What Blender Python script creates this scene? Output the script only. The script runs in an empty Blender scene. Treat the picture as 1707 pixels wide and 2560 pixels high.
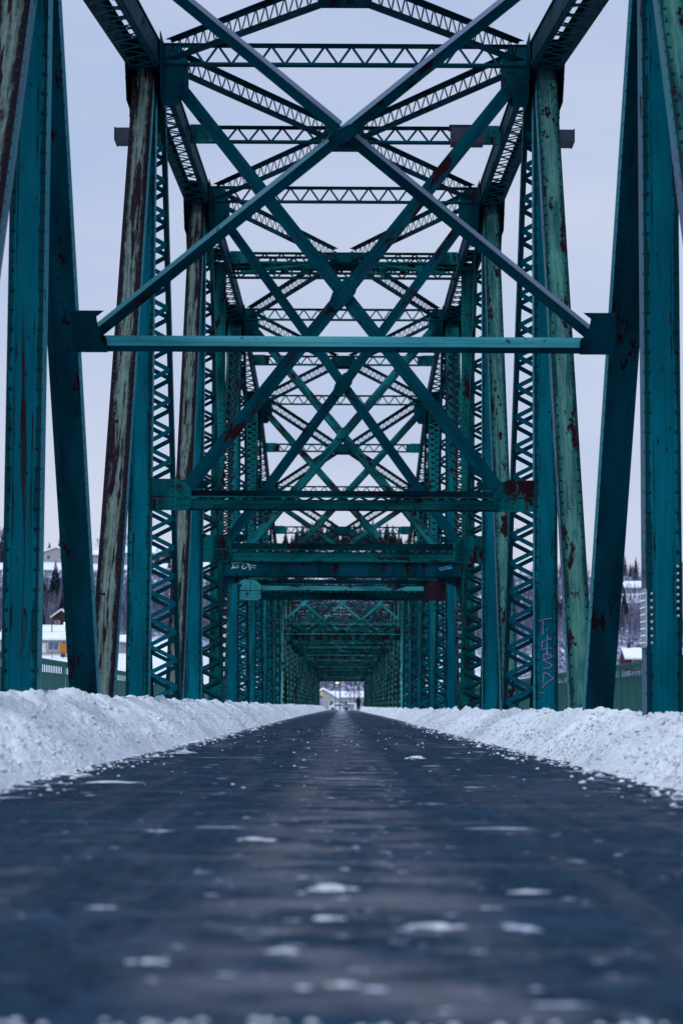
import bpy, bmesh, math, random
from mathutils import Vector, Matrix, noise as mn
R = math.radians
random.seed(7)
scn = bpy.context.scene
C = scn.collection

# ------------------------------------------------------------------ camera
cam = bpy.data.cameras.new("camera"); camo = bpy.data.objects.new("camera", cam); C.objects.link(camo)
scn.camera = camo
cam.sensor_fit = 'VERTICAL'; cam.sensor_height = 36; cam.lens = 76.96
cam.clip_start = 0.1; cam.clip_end = 6000
CZ = 0.6
camo.matrix_world = Matrix.Translation((0, 0, CZ)) @ Matrix.Rotation(R(0.03), 4, 'Z') @ Matrix.Rotation(R(90 + 5.07), 4, 'X') @ Matrix.Rotation(R(0.28), 4, 'Z')
cam.dof.use_dof = True; cam.dof.focus_distance = 40; cam.dof.aperture_fstop = 2.6

# ------------------------------------------------------------------ world, sun
w = bpy.data.worlds.new("World"); scn.world = w; w.use_nodes = True
nt = w.node_tree; nt.nodes.clear()
out = nt.nodes.new('ShaderNodeOutputWorld'); bg = nt.nodes.new('ShaderNodeBackground')
sky = nt.nodes.new('ShaderNodeTexSky'); sky.sky_type = 'NISHITA'; sky.sun_disc = False
sky.sun_elevation = R(58); sky.sun_rotation = R(200); sky.air_density = 1.0; sky.dust_density = 2.0
mix = nt.nodes.new('ShaderNodeMixRGB'); mix.inputs[0].default_value = 0.9
geo = nt.nodes.new('ShaderNodeTexCoord'); sep = nt.nodes.new('ShaderNodeSeparateXYZ')
ns = nt.nodes.new('ShaderNodeTexNoise'); ns.inputs['Scale'].default_value = 3.2; ns.inputs['Detail'].default_value = 4
mp = nt.nodes.new('ShaderNodeMapping'); mp.inputs['Scale'].default_value = (1, 1, 3.5)
rmp = nt.nodes.new('ShaderNodeValToRGB')
rmp.color_ramp.elements[0].position = 0.0; rmp.color_ramp.elements[0].color = (6.7, 7.2, 8.8, 1)
rmp.color_ramp.elements[1].position = 0.45; rmp.color_ramp.elements[1].color = (4.5, 5.6, 8.1, 1)
add = nt.nodes.new('ShaderNodeMath'); add.operation = 'MULTIPLY_ADD'; add.inputs[1].default_value = 0.85
nt.links.new(geo.outputs['Generated'], mp.inputs[0]); nt.links.new(mp.outputs[0], ns.inputs['Vector'])
nt.links.new(geo.outputs['Generated'], sep.inputs[0]); nt.links.new(ns.outputs['Fac'], add.inputs[0]); nt.links.new(sep.outputs['Z'], add.inputs[2])
sb = nt.nodes.new('ShaderNodeMath'); sb.operation = 'SUBTRACT'; sb.inputs[1].default_value = 0.42
nt.links.new(add.outputs[0], sb.inputs[0]); nt.links.new(sb.outputs[0], rmp.inputs[0])
nt.links.new(sky.outputs[0], mix.inputs[1]); nt.links.new(rmp.outputs[0], mix.inputs[2])
nt.links.new(mix.outputs[0], bg.inputs[0]); bg.inputs[1].default_value = 0.10
nt.links.new(bg.outputs[0], out.inputs[0])
sl = bpy.data.lights.new("sun", 'SUN'); sl.energy = 2.3; sl.angle = R(25); sl.color = (0.90, 0.95, 1.0)
so = bpy.data.objects.new("sun", sl); C.objects.link(so)
so.rotation_euler = (R(32), 0, R(-20))
scn.view_settings.view_transform = 'Standard'; scn.view_settings.look = 'None'
scn.view_settings.exposure = 0.0; scn.view_settings.gamma = 1.0
scn.cycles.max_bounces = 6; scn.cycles.diffuse_bounces = 3; scn.cycles.glossy_bounces = 3
scn.cycles.use_denoising = True

# ------------------------------------------------------------------ materials
class NT:
    def __init__(s, name):
        s.m = bpy.data.materials.new(name); s.m.use_nodes = True
        s.t = s.m.node_tree; s.t.nodes.clear()
        s.o = s.t.nodes.new('ShaderNodeOutputMaterial'); s.b = s.t.nodes.new('ShaderNodeBsdfPrincipled')
        s.t.links.new(s.b.outputs[0], s.o.inputs[0])
    def n(s, typ, ins=None, **kw):
        x = s.t.nodes.new('ShaderNode' + typ)
        for k, v in kw.items(): setattr(x, k, v)
        for k, v in (ins or {}).items(): s.put(x.inputs[k], v)
        return x
    def put(s, sock, v):
        if isinstance(v, bpy.types.NodeSocket): s.t.links.new(v, sock)
        elif isinstance(v, bpy.types.Node): s.t.links.new(v.outputs[0], sock)
        else: sock.default_value = v
    def noise(s, vec, scale, detail=4, rough=0.55, out='Fac'):
        return s.n('TexNoise', {'Vector': vec, 'Scale': scale, 'Detail': min(detail, 7), 'Roughness': rough}).outputs[out]
    def ramp(s, f, a, b):
        x = s.n('MapRange', {0: f, 1: a, 2: b, 3: 0.0, 4: 1.0}); x.interpolation_type = 'SMOOTHSTEP'
        return x.outputs[0]
    def math(s, op, a, b=0.0, c=None):
        d = {0: a, 1: b}
        if c is not None: d[2] = c
        return s.n('Math', d, operation=op).outputs[0]
    def mix(s, f, a, b, mode='MIX'):
        return s.n('MixRGB', {0: f, 1: a, 2: b}, blend_type=mode).outputs[0]
    def map(s, vec, scale, loc=(0, 0, 0)):
        return s.n('Mapping', {'Vector': vec, 'Scale': scale, 'Location': loc}).outputs[0]
    def bump(s, h, strength, dist=0.02):
        x = s.n('Bump', {'Height': h, 'Strength': strength, 'Distance': dist}); s.put(s.b.inputs['Normal'], x)
    def base(s, c, rough=0.6, spec=0.5, metal=0.0):
        s.put(s.b.inputs['Base Color'], c); s.put(s.b.inputs['Roughness'], rough)
        s.put(s.b.inputs['Specular IOR Level'], spec); s.put(s.b.inputs['Metallic'], metal)
def col(r, g, b): return (r, g, b, 1)

def steel(name, c1, c2, rust=0.62, edge=0.0, faded=0.0, spec=0.02):
    k = NT(name)
    tc = k.n('TexCoord'); oi = k.n('ObjectInfo')
    off = k.n('CombineXYZ', {0: k.math('MULTIPLY', oi.outputs['Random'], 37.0), 1: k.math('MULTIPLY', oi.outputs['Random'], 91.0), 2: 0.0}).outputs[0]
    uv = k.n('VectorMath', {0: tc.outputs['UV'], 1: off}, operation='ADD').outputs[0]
    ob = k.n('VectorMath', {0: tc.outputs['Object'], 1: off}, operation='ADD').outputs[0]
    big = k.noise(k.map(uv, (2.0, 0.45, 1)), 1.0, 3)
    base = k.mix(k.ramp(big, 0.36, 0.64), c1, c2)
    # run-down streaks along the member
    st = k.noise(k.map(uv, (26.0, 0.8, 1)), 1.0, 5, 0.6)
    base = k.mix(k.math('MULTIPLY', k.ramp(st, 0.42, 0.70), 0.32), base, col(0.0, 0.030, 0.042), 'MIX')
    sep = k.n('SeparateXYZ', {0: tc.outputs['UV']})
    au = k.math('ABSOLUTE', sep.outputs[0])
    if faded > 0:
        wob = k.noise(k.map(uv, (9.0, 2.2, 1)), 1.0, 7, 0.7)
        cen = k.math('SUBTRACT', 1.0, k.ramp(k.math('ADD', au, k.math('MULTIPLY', wob, 0.17)), 0.165, 0.215))
        stm = k.math('ADD', k.math('MULTIPLY', k.noise(k.map(uv, (26.0, 0.8, 1)), 1.0, 6, 0.65), 0.6), k.math('MULTIPLY', k.noise(k.map(uv, (12.0, 5.0, 1)), 1.0, 7, 0.7), 0.4))
        pale = k.mix(k.ramp(stm, 0.40, 0.66), col(0.115, 0.175, 0.155), col(0.022, 0.040, 0.042))
        blob = k.ramp(k.noise(k.map(uv, (7.0, 0.55, 1)), 1.0, 7, 0.68), 0.52, 0.56)
        pale = k.mix(blob, pale, col(0.012, 0.006, 0.014))
        brown = k.mix(k.ramp(stm, 0.3, 0.7), col(0.004, 0.002, 0.006), col(0.014, 0.008, 0.016))
        old = k.mix(cen, brown, pale)
        low = k.ramp(sep.outputs[1], 0.0, 1.0)
        base = k.mix(faded, base, old)
    if edge > 0:
        em = k.ramp(k.math('ADD', au, k.math('MULTIPLY', k.noise(k.map(uv, (8, 1.1, 1)), 1.0, 6, 0.65), 0.22)), 0.245, 0.27)
        em = k.math('MULTIPLY', em, k.math('LESS_THAN', au, 0.42))
        base = k.mix(k.math('MULTIPLY', em, edge), base, col(0.003, 0.016, 0.020))
    rn = k.noise(k.map(uv, (3.0, 0.9, 1), (3, 7, 0)), 1.0, 9, 0.70)
    rb = k.noise(k.map(ob, (1, 1, 1), (9, 3, 4)), 14.0, 3, 0.5)
    rm = k.ramp(k.math('ADD', rn, k.math('MULTIPLY', k.math('SUBTRACT', rb, 0.5), 0.10)), rust, rust + 0.035)
    rc = k.mix(rb, col(0.004, 0.003, 0.005), col(0.026, 0.008, 0.013))
    base = k.mix(rm, base, rc)
    sp = k.ramp(k.noise(ob, 7.5, 2, 0.5), 0.735, 0.75)       # small round rust spots
    base = k.mix(sp, base, col(0.012, 0.008, 0.012))
    k.base(base, k.math('ADD', 0.62, k.math('MULTIPLY', rm, 0.25)), spec)
    k.bump(k.math('ADD', k.math('MULTIPLY', rm, -1.0), k.math('MULTIPLY', st, 0.25)), 0.35, 0.006)
    return k.m
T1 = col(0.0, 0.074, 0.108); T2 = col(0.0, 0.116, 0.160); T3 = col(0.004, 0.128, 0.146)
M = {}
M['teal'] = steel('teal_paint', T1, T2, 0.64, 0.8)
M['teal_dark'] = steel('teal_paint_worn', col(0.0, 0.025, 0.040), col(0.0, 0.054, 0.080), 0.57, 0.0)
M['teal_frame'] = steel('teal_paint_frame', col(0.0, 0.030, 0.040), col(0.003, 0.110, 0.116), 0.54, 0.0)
M['teal_light'] = steel('pale_teal_paint', col(0.05, 0.30, 0.31), col(0.14, 0.48, 0.47), 0.57, 0.0)
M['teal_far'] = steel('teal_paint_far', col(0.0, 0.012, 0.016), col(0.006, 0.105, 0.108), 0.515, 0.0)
M['rivet'] = steel('dark_rivet_heads', col(0.0, 0.016, 0.024), col(0.002, 0.050, 0.066), 0.62)
M['soot'] = steel('grimy_paint', col(0.0, 0.006, 0.012), col(0.0, 0.030, 0.040), 0.56)  # underside shade painted into strut top bands; one strut body shares the tone
M['teal_mid'] = steel('teal_paint_lighter', col(0.01, 0.13, 0.15), col(0.05, 0.30, 0.31), 0.56)
M['weathered'] = steel('peeling_lavender_paint', col(0.16, 0.20, 0.30), col(0.06, 0.24, 0.28), 0.60, 0.0)  # lavender sky light painted into top legs and inner edges
M['rustplate'] = steel('rusty_purple_plate', col(0.012, 0.006, 0.012), col(0.032, 0.010, 0.020), 0.56)
M['weathered2'] = steel('pale_teal_flange', col(0.03, 0.24, 0.30), col(0.07, 0.32, 0.36), 0.63, 0.0)  # lit flange and inner edges, their light painted in as pale teal
M['faded'] = steel('faded_paint', T1, T2, 0.62, 0.0, 1.0, 0.03)
M['faded2'] = steel('faded_teal_paint', col(0.01, 0.12, 0.125), col(0.03, 0.20, 0.18), 0.55, 0.8, 0.45)
def simple(name, c, rough=0.8, spec=0.3, var=0.25, scale=3.0, metal=0.0, bump=0.0):
    k = NT(name); tc = k.n('TexCoord')
    nz = k.noise(tc.outputs['Object'], scale, 6, 0.6)
    dark = tuple(x * (1 - var) for x in c[:3]) + (1,); lite = tuple(min(1, x * (1 + var)) for x in c[:3]) + (1,)
    k.base(k.mix(k.ramp(nz, 0.3, 0.7), dark, lite), rough, spec, metal)
    if bump: k.bump(nz, bump, 0.02)
    return k.m
M['galv'] = simple('galvanised_plate', col(0.42, 0.48, 0.55), 0.45, 0.5, 0.15, 20, 0.3)
M['pink'] = simple('pink_spray_paint', col(0.24, 0.11, 0.27), 0.7, 0.3, 0.45, 9)
M['white_spray'] = simple('pale_spray_paint', col(0.28, 0.44, 0.56), 0.7, 0.3, 0.5, 9)
M['blue_spray'] = simple('blue_paint_smear', col(0.02, 0.16, 0.30), 0.7, 0.3, 0.7, 14)
M['dark'] = simple('dark_cloth', col(0.008, 0.009, 0.014), 0.9, 0.2)
M['skin'] = simple('skin', col(0.32, 0.2, 0.15), 0.6)
M['bark'] = simple('bark', col(0.05, 0.045, 0.06), 0.9, 0.2, 0.4, 8)
M['twig'] = simple('bare_twigs', col(0.048, 0.052, 0.095), 0.95, 0.1, 0.35, 0.05)
M['needles'] = simple('conifer_needles', col(0.012, 0.026, 0.040), 0.9, 0.2, 0.5, 1.5)
M['needles2'] = simple('conifer_needles_pale', col(0.022, 0.038, 0.058), 0.9, 0.2, 0.5, 1.5)
M['roofsnow'] = simple('roof_snow', col(0.74, 0.78, 0.86), 0.7, 0.3, 0.06, 0.8)
M['wall_white'] = simple('cream_siding', col(0.27, 0.27, 0.27), 0.8, 0.3, 0.1)
M['wall_grey'] = simple('grey_siding', col(0.20, 0.21, 0.25), 0.8, 0.3, 0.15)
M['wall_brown'] = simple('brown_siding', col(0.035, 0.018, 0.016), 0.8, 0.3, 0.2)
M['wall_red'] = simple('red_brick', col(0.11, 0.022, 0.025), 0.85, 0.3, 0.25)
M['glass'] = simple('window_glass', col(0.06, 0.09, 0.14), 0.15, 0.8, 0.2)
M['trim'] = simple('white_trim', col(0.55, 0.57, 0.6), 0.6)
M['pole'] = simple('pole_wood', col(0.10, 0.09, 0.10), 0.9)
M['metal'] = simple('grey_metal', col(0.16, 0.18, 0.22), 0.5, 0.5, 0.2, 3, 0.4)
M['orange'] = simple('orange_panel', col(0.42, 0.14, 0.015), 0.6)
M['yellow'] = simple('yellow_sign', col(0.72, 0.55, 0.02), 0.5)
M['blackish'] = simple('black_print', col(0.01, 0.01, 0.03), 0.7)
M['bluep'] = simple('blue_print', col(0.03, 0.08, 0.45), 0.7)
M['paper'] = simple('white_paper', col(0.62, 0.66, 0.75), 0.7)
M['box_steel'] = simple('dark_box_steel', col(0.010, 0.016, 0.035), 0.6)
M['rubber'] = simple('rubber', col(0.012, 0.012, 0.014), 0.8)
k = NT('lamp_glow'); k.base(col(1, .5, .2)); k.put(k.b.inputs['Emission Color'], col(1.0, 0.33, 0.12)); k.put(k.b.inputs['Emission Strength'], 9.0); M['glow'] = k.m

# snow
k = NT('bank_snow'); tc = k.n('TexCoord'); P = tc.outputs['Object']
n1 = k.noise(P, 3.0, 6, 0.6); n2 = k.noise(P, 22.0, 5, 0.65); n3 = k.noise(k.map(P, (1, 1, 1), (5, 5, 5)), 1.1, 4, 0.6)
sepp = k.n('SeparateXYZ', {0: P})
base = k.mix(k.ramp(n1, 0.3, 0.7), col(0.80, 0.88, 0.97), col(0.90, 0.94, 0.99))
dirt = k.math('MULTIPLY', k.ramp(n2, 0.53, 0.63), k.ramp(n3, 0.42, 0.58))
rightside = k.math('ADD', k.math('MULTIPLY', k.ramp(sepp.outputs[0], 0.0, 2.0), 0.5), 0.4)
base = k.mix(k.math('MULTIPLY', dirt, rightside), base, col(0.10, 0.095, 0.12))
k.base(base, 0.65, 0.3)
k.bump(k.math('ADD', n1, k.math('MULTIPLY', n2, 0.9)), 0.9, 0.06); M['snow'] = k.m

# road
k = NT('wet_icy_asphalt'); tc = k.n('TexCoord'); P = tc.outputs['Object']
sp_ = k.n('SeparateXYZ', {0: P}); ax = k.math('ABSOLUTE', sp_.outputs[0])
g = k.noise(P, 60.0, 3, 0.6); cen0 = k.math('SUBTRACT', 1.0, k.ramp(ax, 0.1, 0.6)); lg = k.noise(k.map(P, (1.5, 0.9, 1)), 1.0, 6, 0.65); md = k.noise(k.map(P, (1.2, 1.5, 1), (4, 4, 0)), 1.3, 7, 0.66)
asp = k.mix(k.ramp(k.math('ADD', k.math('MULTIPLY', g, .45), k.math('MULTIPLY', k.noise(P, 13.0, 7, 0.8), .62)), 0.44, 0.62), col(0.001, 0.005, 0.014), col(0.020, 0.050, 0.085))
asp = k.mix(k.math('MULTIPLY', k.ramp(lg, 0.45, 0.68), 0.6), asp, col(0.028, 0.058, 0.105))
trk = k.ramp(k.noise(k.map(P, (2.6, 0.10, 1), (6, 0, 0)), 1.0, 5, 0.6), 0.48, 0.62)
asp = k.mix(k.math('MULTIPLY', trk, k.math('MULTIPLY', k.ramp(k.noise(P, 5.0, 7, 0.75), 0.38, 0.62), 0.55)), asp, col(0.075, 0.082, 0.105))
salt = k.mix(k.math('MULTIPLY', k.math('MULTIPLY', k.ramp(md, 0.52, 0.66), k.ramp(k.noise(P, 9.0, 6, 0.75), 0.36, 0.60)), 0.75), asp, col(0.092, 0.105, 0.140))
# packed snow / ice remains: more at the middle line and by the banks
cen = k.math('SUBTRACT', 1.0, k.ramp(ax, 0.15, 0.75)); edg = k.ramp(ax, 1.7, 2.5)
far = k.ramp(sp_.outputs[1], 14.0, 60.0)
pn = k.noise(k.map(P, (1.5, 1.9, 1), (3, 1, 0)), 1.5, 6, 0.60)
pf = k.noise(k.map(P, (3.0, 4.0, 1), (8, 2, 0)), 2.4, 4, 0.55)
joint = k.ramp(k.math('ABSOLUTE', k.math('SUBTRACT', k.math('FRACT', k.math('MULTIPLY', sp_.outputs[1], 0.137)), 0.5)), 0.012, 0.0)
jm = k.math('MULTIPLY', joint, k.ramp(k.noise(k.map(P, (0.8, 0.1, 1)), 1.0, 3), 0.46, 0.56))
v = k.math('ADD', pn, k.math('ADD', k.math('MULTIPLY', cen, k.math('MULTIPLY', far, 0.10)), k.math('MULTIPLY', edg, 0.09)))
v = k.math('ADD', v, k.math('MULTIPLY', jm, 0.17)); v = k.math('ADD', v, k.math('MULTIPLY', k.ramp(sp_.outputs[1], 70, 300), 0.11))
sm = k.ramp(v, 0.650, 0.69)
sm2 = k.ramp(k.math('ADD', pf, k.math('ADD', k.math('MULTIPLY', edg, 0.07), k.math('MULTIPLY', cen, 0.04))), 0.685, 0.715)
salt = k.mix(k.math('MULTIPLY', cen0, k.math('MULTIPLY', k.ramp(md, 0.42, 0.58), 0.55)), salt, col(0.15, 0.145, 0.175))
specks = k.ramp(k.noise(P, 15.0, 5, 0.72), 0.70, 0.725)
smx = k.math('MAXIMUM', k.math('MAXIMUM', sm, sm2), k.math('MULTIPLY', specks, 0.7))
c = k.mix(smx, salt, k.mix(k.ramp(g, 0.3, 0.7), col(0.38, 0.44, 0.58), col(0.62, 0.68, 0.82)))
k.base(c, k.math('ADD', k.math('MULTIPLY', k.ramp(lg, 0.35, 0.65), 0.22), k.math('ADD', 0.60, k.math('MULTIPLY', smx, 0.2))), 0.015)
k.bump(k.math('ADD', k.math('MULTIPLY', g, 0.35), smx), 0.5, 0.012); M['road'] = k.m
# ground far away
k = NT('snowy_ground'); tc = k.n('TexCoord'); P = tc.outputs['Object']
a = k.noise(P, 0.06, 6, 0.6); b = k.noise(P, 0.6, 6, 0.65)
sg_ = k.n('SeparateXYZ', {0: P}); gy = sg_.outputs[1]; gx = k.math('ABSOLUTE', sg_.outputs[0])
b2 = k.noise(k.map(P, (1.2, .3, .3)), 1.0, 6, 0.7)
brush = k.mix(k.ramp(b2, 0.40, 0.60), col(0.030, 0.032, 0.065), col(0.26, 0.29, 0.42))
brush = k.mix(k.ramp(b2, 0.58, 0.62), brush, col(0.60, 0.65, 0.78))
def band(lo, hi): return k.math('MULTIPLY', k.ramp(gy, lo, lo + 3), k.ramp(gy, hi + 4, hi))
side_ = k.ramp(gx, 24, 32); cen_ = k.math('SUBTRACT', 1.0, side_)
open_ = k.math('MAXIMUM', k.math('MAXIMUM', k.math('MULTIPLY', k.ramp(gy, 470, 455), k.ramp(sg_.outputs[0], 26, 18)), k.math('MULTIPLY', side_, band(572, 612))), k.math('MULTIPLY', cen_, k.math('MAXIMUM', k.ramp(gy, 545, 535), band(664, 706))))
c = k.mix(open_, brush, k.mix(k.ramp(b, 0.55, 0.70), col(0.72, 0.76, 0.86), col(0.25, 0.26, 0.34)))
k.base(c, 0.9, 0.2); M['ground'] = k.m
k = NT('river_ice'); tc = k.n('TexCoord'); a = k.noise(tc.outputs['Object'], 0.03, 6, 0.6)
k.base(k.mix(k.ramp(a, 0.45, 0.55), col(0.03, 0.05, 0.08), col(0.55, 0.6, 0.7)), 0.2, 0.5); M['water'] = k.m
# green boards
k = NT('green_boards'); tc = k.n('TexCoord')
s_ = k.n('SeparateXYZ', {0: tc.outputs['Object']})
pl = k.n('TexNoise', {'Vector': k.map(tc.outputs['Object'], (0, 9, 0.25)), 'Scale': 2.0, 'Detail': 5}).outputs['Fac']
fl = k.ramp(k.noise(k.map(tc.outputs['Object'], (1, 14, 3)), 2.5, 6, 0.7), 0.64, 0.68)
c = k.mix(k.ramp(pl, 0.35, 0.65), col(0.006, 0.095, 0.095), col(0.028, 0.19, 0.165))
c = k.mix(fl, c, col(0.14, 0.24, 0.24)); k.base(c, 0.7, 0.3); M['boards'] = k.m

# ------------------------------------------------------------------ mesh helper
def frame(p0, p1, nh):
    p0 = Vector(p0); p1 = Vector(p1); t = (p1 - p0); L = t.length; t.normalize()
    s = t.cross(Vector(nh)).normalized(); n = s.cross(t).normalized()
    return (p0, s, n, t, L)
def WF(o=(0, 0, 0)): return (Vector(o), Vector((1, 0, 0)), Vector((0, 1, 0)), Vector((0, 0, 1)), 1)
class MB:
    def __init__(s): s.v = []; s.f = []; s.uv = []; s.rv = []
    def face(s, pts, uvs):
        i = len(s.v); s.v += [tuple(p) for p in pts]; s.f.append(tuple(range(i, i + len(pts)))); s.uv += uvs
    def box(s, fr, s0, s1, n0, n1, t0, t1):
        o, S, N, T, _ = fr
        i = len(s.v)
        for a in (s0, s1):
            for b in (n0, n1):
                for c in (t0, t1): s.v.append(tuple(o + S * a + N * b + T * c))
        co = [(a, b, c) for a in (s0, s1) for b in (n0, n1) for c in (t0, t1)]
        for q, ax in (((0, 1, 3, 2), (1, 2)), ((4, 6, 7, 5), (1, 2)), ((0, 4, 5, 1), (0, 2)), ((2, 3, 7, 6), (0, 2)), ((0, 2, 6, 4), (0, 1)), ((1, 5, 7, 3), (0, 1))):
            s.f.append(tuple(i + x for x in q))
            s.uv += [(co[x][ax[0]], co[x][ax[1]]) for x in q]
    def bar(s, fr, a, b, wd, n0, n1):
        # flat bar in the (s,t) plane of a frame from a=(s,t) to b
        o, S, N, T, _ = fr
        p = o + S * a[0] + T * a[1]; q = o + S * b[0] + T * b[1]
        f2 = frame(p, q, N); s.box(f2, -wd / 2, wd / 2, n0, n1, 0, f2[4])
    def prism(s, fr, pts, n0, n1):
        o, S, N, T, _ = fr
        A = [o + S * a + T * b + N * n1 for a, b in pts]; B = [o + S * a + T * b + N * n0 for a, b in pts]
        s.face(A, [(p[0], p[1]) for p in pts]); s.face(B[::-1], [(p[0], p[1]) for p in pts[::-1]])
        for i in range(len(pts)):
            j = (i + 1) % len(pts); s.face([A[i], B[i], B[j], A[j]], [(0, 0), (.02, 0), (.02, 1), (0, 1)])
    def profile(s, fr, pts, t0, t1):
        # closed profile of (s,n) points run along T
        o, S, N, T, _ = fr
        A = [o + S * a + N * b + T * t0 for a, b in pts]; B = [o + S * a + N * b + T * t1 for a, b in pts]
        s.face(A[::-1], [(p[0], 0) for p in pts[::-1]]); s.face(B, [(p[0], 1) for p in pts])
        for i in range(len(pts)):
            j = (i + 1) % len(pts)
            s.face([A[i], A[j], B[j], B[i]], [(pts[i][0], t0), (pts[j][0], t0), (pts[j][0], t1), (pts[i][0], t1)])
    def rivet(s, fr, a, t, n, r=0.024, h=0.016, k=7):
        o, S, N, T, _ = fr
        i = len(s.v); f0 = len(s.f)
        for rr, hh in ((r, 0.0), (r * .75, h * .7)):
            for j in range(k):
                an = 6.2832 * j / k; s.v.append(tuple(o + S * (a + rr * math.cos(an)) + T * (t + rr * math.sin(an)) + N * (n + hh)))
        s.v.append(tuple(o + S * a + T * t + N * (n + h)))
        for j in range(k):
            l = (j + 1) % k
            s.f.append((i + j, i + l, i + k + l, i + k + j)); s.uv += [(a, t)] * 4
            s.f.append((i + k + j, i + k + l, i + 2 * k)); s.uv += [(a, t)] * 3
        s.rv += range(f0, len(s.f))
    def cyl(s, p0, p1, r0, r1, k=8):
        fr = frame(p0, p1, (0.13, 0.98, 0.11)); o, S, N, T, L = fr
        A = [o + S * r0 * math.cos(6.2832 * j / k) + N * r0 * math.sin(6.2832 * j / k) for j in range(k)]
        B = [o + T * L + S * r1 * math.cos(6.2832 * j / k) + N * r1 * math.sin(6.2832 * j / k) for j in range(k)]
        for j in range(k):
            l = (j + 1) % k; s.face([A[j], A[l], B[l], B[j]], [(0, 0), (.1, 0), (.1, L), (0, L)])
        s.face(A[::-1], [(0, 0)] * k); s.face(B, [(0, 0)] * k)
    def mesh(s, name, mat, org=(0, 0, 0)):
        me = bpy.data.meshes.new(name); o = Vector(org)
        me.from_pydata([(v[0] - o.x, v[1] - o.y, v[2] - o.z) for v in s.v], [], s.f)
        l = me.uv_layers.new(name='UVMap'); l.data.foreach_set('uv', [c for u in s.uv for c in u])
        me.materials.append(M[mat] if isinstance(mat, str) else mat); me.update()
        if s.rv and mat != 'galv':
            me.materials.append(M['rivet'])
            mi = [0] * len(s.f)
            for q in s.rv: mi[q] = 1
            me.polygons.foreach_set('material_index', mi)
        bm = bmesh.new(); bm.from_mesh(me); bmesh.ops.recalc_face_normals(bm, faces=bm.faces); bm.to_mesh(me); bm.free()
        return me
def empty(name, loc, label, cat, group=None, rz=0):
    o = bpy.data.objects.new(name, None); C.objects.link(o); o.location = loc; o.rotation_euler = (0, 0, rz)
    o.empty_display_size = 0.3
    tag(o, label, cat, group); return o
def tag(o, label=None, cat=None, group=None, kind=None):
    if label: o['label'] = label
    if cat: o['category'] = cat
    if group: o['group'] = group
    if kind: o['kind'] = kind
    return o
def orgof(p):
    v = Vector((0, 0, 0))
    while p is not None: v += p.location; p = p.parent
    return v
def part(name, mb, mat, parent=None, label=None, smooth=False, kind=None, local=False):
    me = mb.mesh(name, mat, (0, 0, 0) if local else orgof(parent))
    o = bpy.data.objects.new(name, me); C.objects.link(o); o.parent = parent
    if smooth: me.polygons.foreach_set('use_smooth', [True] * len(me.polygons))
    if label: o['label'] = label
    if kind: o['kind'] = kind
    return o
def copy_tree(o, parent=None):
    c = o.copy(); C.objects.link(c); c.parent = parent
    for ch in o.children: copy_tree(ch, c)
    return c

# ------------------------------------------------------------------ steel members
def plate_member(mb, fr, wd, d, riv=0.23, lip=0.085, r=0.024, t0=0.0, t1=None, side_riv=True):
    L = fr[4] if t1 is None else t1
    h = wd / 2; e = d / 2
    mb.box(fr, -h, h, e - .012, e, t0, L)                       # cover plates
    mb.box(fr, -h, h, -e, -e + .012, t0, L)
    for q in (-1, 1):
        a, b = sorted((q * (h - .030), q * (h - .018)))
        mb.box(fr, a, b, -e + .012, e - .012, t0, L)            # webs
        a, b = sorted((q * (h - lip), q * (h + .004)))
        mb.box(fr, a, b, e, e + .011, t0, L)                    # angle legs on the cover plate
        a, b = sorted((q * (h - .018), q * (h - .006)))
        mb.box(fr, a, b, e - .012 - lip, e - .012, t0, L)
        mb.box(fr, a, b, -e + .012, -e + .012 + lip, t0, L)
        if riv:
            n = int((L - t0) / riv)
            for i in range(n):
                t = t0 + riv * (i + .5)
                mb.rivet(fr, q * (h - lip / 2), t, e + .011, r)
                if side_riv:
                    f2 = (fr[0], fr[2], fr[1] * q, fr[3], fr[4]); mb.rivet(f2, e - .012 - lip / 2, t, h - .006, r)
def edge_strip(parent, fr, wd, d, sg, mat):  # pale strips that paint the lit inner side face of a member
    mb = MB(); h = wd / 2 - .004; a, b = sorted((-sg * h, -sg * (h + .006)))
    for n0, n1 in ((-d / 2 - .004, -.01), (.004, d / 2 + .008)): mb.box(fr, a, b, n0, n1, .02, fr[4] - .6)
    part('edge_angle', mb, mat, parent)
def laced_member(mb, fr, wd, d, half=0.30, barw=0.06, t0=0.0, t1=None, bat=0.9, back=True, fl=0.085, riv=0):
    L = fr[4] if t1 is None else t1
    h = wd / 2; e = d / 2
    for q in (-1, 1):
        a, b = sorted((q * (h - .016), q * h)); mb.box(fr, a, b, -e + .012, e - .012, t0, L)
        a, b = sorted((q * (h - fl), q * h)); mb.box(fr, a, b, e - .012, e, t0, L); mb.box(fr, a, b, -e, -e + .012, t0, L)
    zig(mb, fr, -h + fl * .55, h - fl * .55, t0 + bat, L - bat, half, barw, e + .001, .011)
    if back: zig(mb, fr, -h + fl * .55, h - fl * .55, t0 + bat, L - bat, half, barw, -e - .018, .011, 1)
    for a, b in ((t0, t0 + bat), (L - bat, L)):
        mb.box(fr, -h + .012, h - .012, e, e + .010, a, b)
        if back: mb.box(fr, -h + .012, h - .012, -e - .010, -e, a, b)
    if riv:
        for q in (-1, 1):
            for i in range(int((L - t0) / riv)):
                f2 = (fr[0], fr[2], fr[1] * q, fr[3], fr[4]); mb.rivet(f2, e - .06, t0 + riv * (i + .5), h, .02)
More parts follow.
